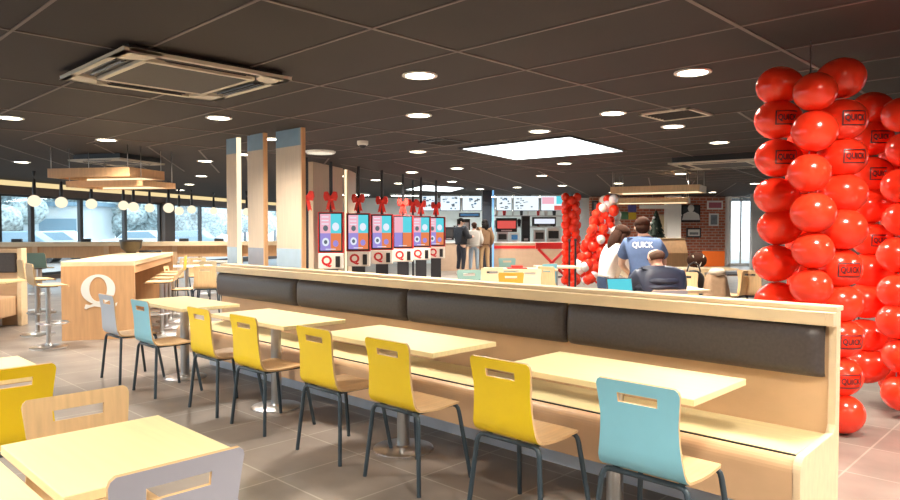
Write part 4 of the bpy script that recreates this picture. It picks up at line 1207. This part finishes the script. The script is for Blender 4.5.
def column(px, dep, ztop, n, group, lab, lab_m, marks, r=.165, seed=1, red_only=True, hide=()):
    global b0
    rn = random.Random(seed); ax = P(px, dep); base = AF - math.atan((px - 450) / 690)
    for i in range(n):
        z = ztop - r - i * .262
        for k in range(4):
            a = base + PI / 2 * k + (.06 if k % 2 else -.05) + rn.uniform(-.10, .10)
            zz = z - (.131 if k % 2 else 0) + rn.uniform(-.02, .02)
            if zz < r * .95 or (i == 0 and k == 1): continue
            R_ = (.212 if k % 2 == 0 else .27) + rn.uniform(-.02, .01)
            d = Vector((math.cos(a), math.sin(a), 0))
            lz = max(.05, 1.15 + rn.uniform(-.08, .05))
            c = Vector((ax.x, ax.y, zz)) + d * R_
            mk = (i, k) in marks
            if b0 is None:
                b0 = balloon_mesh(.150, .160).build('balloon', balloon_red, None)
                o = b0
            else:
                o = b0.copy(); COL.objects.link(o)
                for ch in list(o.children): pass
            o.location = c; orient(o, d + Vector((0, 0, rn.uniform(-.15, .15))))
            s = rn.uniform(.92, 1.02) if k % 2 == 0 else rn.uniform(.88, .97); o.scale = (s * 1.03, s * .97, s * (1.0 if k % 2 == 0 else .95))
            tag(o, lab_m if mk else lab, 'balloon', group)
            if mk:
                q = mark_mesh(.151, .161, 1).build('printed_mark', ink, o)
                q['label'] = 'dark printed mark'
                # turn the print towards the viewer's side
                tgt = -Vector((FW.x, FW.y, 0)) + Vector((0, 0, -.05))
                loc = o.rotation_quaternion.inverted() @ tgt; 
                qz = Vector((0, 0, 1)); up = o.rotation_quaternion.inverted() @ qz
                y = -loc.normalized(); x = y.cross(up).normalized(); z2 = x.cross(y).normalized()
                q.rotation_mode = 'QUATERNION'; q.rotation_quaternion = Matrix((x, y, z2)).transposed().to_quaternion()
                q.scale = (1.07, 1.07, 1.0) if k % 2 == 0 else (1.03, 1.03, 1.06)
                q.location = (0, 0, 0)
# direction indices: AF+0 is right, +90deg is away, 180 left, 270 towards the camera
column(808, 5.0, 2.665, 10, 'balloons of the near column', 'glossy red balloon in the thick column behind the bench end', 'glossy red balloon with a dark printed mark in the thick column behind the bench end', {(1, 2), (1, 0), (2, 0), (2, 2), (5, 0), (7, 0), (8, 0)}, seed=2)
column(899, 5.5, 2.60, 9, 'balloons of the column at the right edge', 'glossy red balloon in the column at the right edge', 'glossy red balloon with a dark printed mark in the column at the right edge', {(1, 2), (2, 2), (4, 2)}, seed=4)
for px, dep, lab in ((846, 4.85, 'single red balloon lying on the floor beside the bench end'),):
    o = b0.copy(); COL.objects.link(o); o.scale = (.92, .92, .92); o.location = P(px, dep, .145); orient(o, (.6, -.3, .25)); tag(o, lab, 'balloon', 'balloons of the near column')
o = MB().tube([(0, 0, 0), (0, 0, CEIL)], .004, 6).build('balloon_string', steel); o.location = P(808, 5.0); tag(o, 'thin line from ceiling to floor carrying the thick balloon column', 'string')
o = MB().tube([(0, 0, 0), (0, 0, CEIL)], .004, 6).build('balloon_string', steel); o.location = P(899, 5.5); tag(o, 'thin line carrying the balloon column at the right edge', 'string')
# far red column and red-white arch
sb = balloon_mesh(.105, .11, 14, 10)
s_red = sb.build('balloon', balloon_red); s_white = balloon_mesh(.105, .11, 14, 10).build('balloon', balloon_white)
used = {0: False, 1: False}
def small(c, wh, lab, grp, sc=1):
    src = s_white if wh else s_red
    if not used[wh]: o = src; used[wh] = True
    else: o = src.copy(); COL.objects.link(o)
    o.location = c; o.scale = (sc,) * 3; tag(o, lab, 'balloon', grp)
rn = random.Random(11)
for i in range(14):
    for k in range(4):
        z = 2.22 - i * .165 - (k % 2) * .08; a = AF + PI / 2 * k + rn.uniform(-.2, .2) + (i % 2) * .5
        if z < .1: continue
        c = P(571, 16.5, z) + Vector((math.cos(a), math.sin(a), 0)) * .14
        small(c, 0, 'small red balloon in the slim distant column right of the menu screens', 'balloons of the slim distant column', rn.uniform(.85, 1.05))
path = [(608, 202, 12), (606, 214, 26), (605, 226, 28), (601, 238, 28), (596, 250, 27), (589, 262, 24), (590, 274, 20), (594, 284, 12)]
used[1] = False
for i in range(len(path) - 1):
    for j in range(2):
        t_ = j / 2; x = path[i][0] * (1 - t_) + path[i + 1][0] * t_; y = path[i][1] * (1 - t_) + path[i + 1][1] * t_; w_ = path[i][2] * (1 - t_) + path[i + 1][2] * t_
        for k in range(5):
            dep = 15 + rn.uniform(-.3, .3)
            xx = x + (k / 4 - .5) * w_ * .8 + rn.uniform(-1, 1); yy = y + rn.uniform(-3, 3)
            wh = 1 if rn.random() < (.42 if i < 4 else .25) else 0
            small(P(xx, dep, ZP(yy, dep)), wh, ('white' if wh else 'red') + ' balloon in the mixed red and white cluster left of the long haired person', 'balloons of the red and white cluster', rn.uniform(.8, 1.1))
for px in (569.5, 575.5):
    o = MB().lathe([(.13, 0), (.13, .015), (.02, .03), (.02, 1.2), (.03, 1.21), (.03, 1.25), (0, 1.26)], n=14).build('barrier_post', black); o.location = P(px, 14.3); tag(o, 'black barrier post in front of the slim distant balloon column, ' + ('left one' if px < 572 else 'right one'), 'post', 'barrier posts')

# ---------------------------------------------------------------- outdoors
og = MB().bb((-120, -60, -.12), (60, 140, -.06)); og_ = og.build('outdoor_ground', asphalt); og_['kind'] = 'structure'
def tree(px, dep, h, r, lab, seed):
    rn = random.Random(seed)
    t = thing('tree', lab, 'tree', P(px, dep, -.06), 0, 'overexposed trees outside the windows')
    f = MB()
    for k in range(26):
        a = rn.random() * 2 * PI; q = rn.random() ** .5 * r; z = h * (.35 + .65 * rn.random())
        s = r * rn.uniform(.22, .42)
        f.ell((math.cos(a) * q, math.sin(a) * q, z), (s, s, s * .8), 8, 6)
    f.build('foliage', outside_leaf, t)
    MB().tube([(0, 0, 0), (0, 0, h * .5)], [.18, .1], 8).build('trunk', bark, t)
TL = [(-25, 40, 5, 3.2), (18, 46, 5.5, 3), (52, 52, 4.6, 3), (75, 60, 7, 3), (98, 50, 6, 2.4), (118, 55, 5.5, 3), (142, 48, 4.2, 2.6), (165, 60, 6, 3), (188, 55, 4.8, 3), (215, 62, 5.4, 3.4), (245, 66, 6, 3.6), (275, 70, 6, 3.6)]
for i, (px, dep, h, r) in enumerate(TL):
    tree(px, dep, h, r, 'pale overexposed tree outside, number %s from the left along the windows' % ['first', 'second', 'third', 'fourth', 'fifth', 'sixth', 'seventh', 'eighth', 'ninth', 'tenth', 'eleventh', 'twelfth'][i], i + 20)
def car(px, dep, m, lab, rz):
    t = thing('car', lab, 'car', P(px, dep, -.06), rz, 'cars parked outside')
    MB().prism([(-2.1, .35), (-2.1, .75), (-1.9, .9), (-1.1, .98), (-.6, 1.42), (.8, 1.45), (1.4, 1.0), (2.0, .88), (2.15, .6), (2.15, .35)], -.85, .85, 'y').build('car_body', m, t, .05)
    MB().prism([(-1.0, 1.0), (-.58, 1.36), (.78, 1.38), (1.25, 1.0)], -.86, .86, 'y').build('side_window', carg, t)
    for x in (-1.35, 1.35):
        for y in (-.8, .8):
            w_ = MB().lathe([(0, -.1), (.32, -.1), (.32, .1), (0, .1)], n=18).build('wheel', rubber, t); w_.rotation_euler = (PI / 2, 0, 0); w_.location = (x, y, .32)
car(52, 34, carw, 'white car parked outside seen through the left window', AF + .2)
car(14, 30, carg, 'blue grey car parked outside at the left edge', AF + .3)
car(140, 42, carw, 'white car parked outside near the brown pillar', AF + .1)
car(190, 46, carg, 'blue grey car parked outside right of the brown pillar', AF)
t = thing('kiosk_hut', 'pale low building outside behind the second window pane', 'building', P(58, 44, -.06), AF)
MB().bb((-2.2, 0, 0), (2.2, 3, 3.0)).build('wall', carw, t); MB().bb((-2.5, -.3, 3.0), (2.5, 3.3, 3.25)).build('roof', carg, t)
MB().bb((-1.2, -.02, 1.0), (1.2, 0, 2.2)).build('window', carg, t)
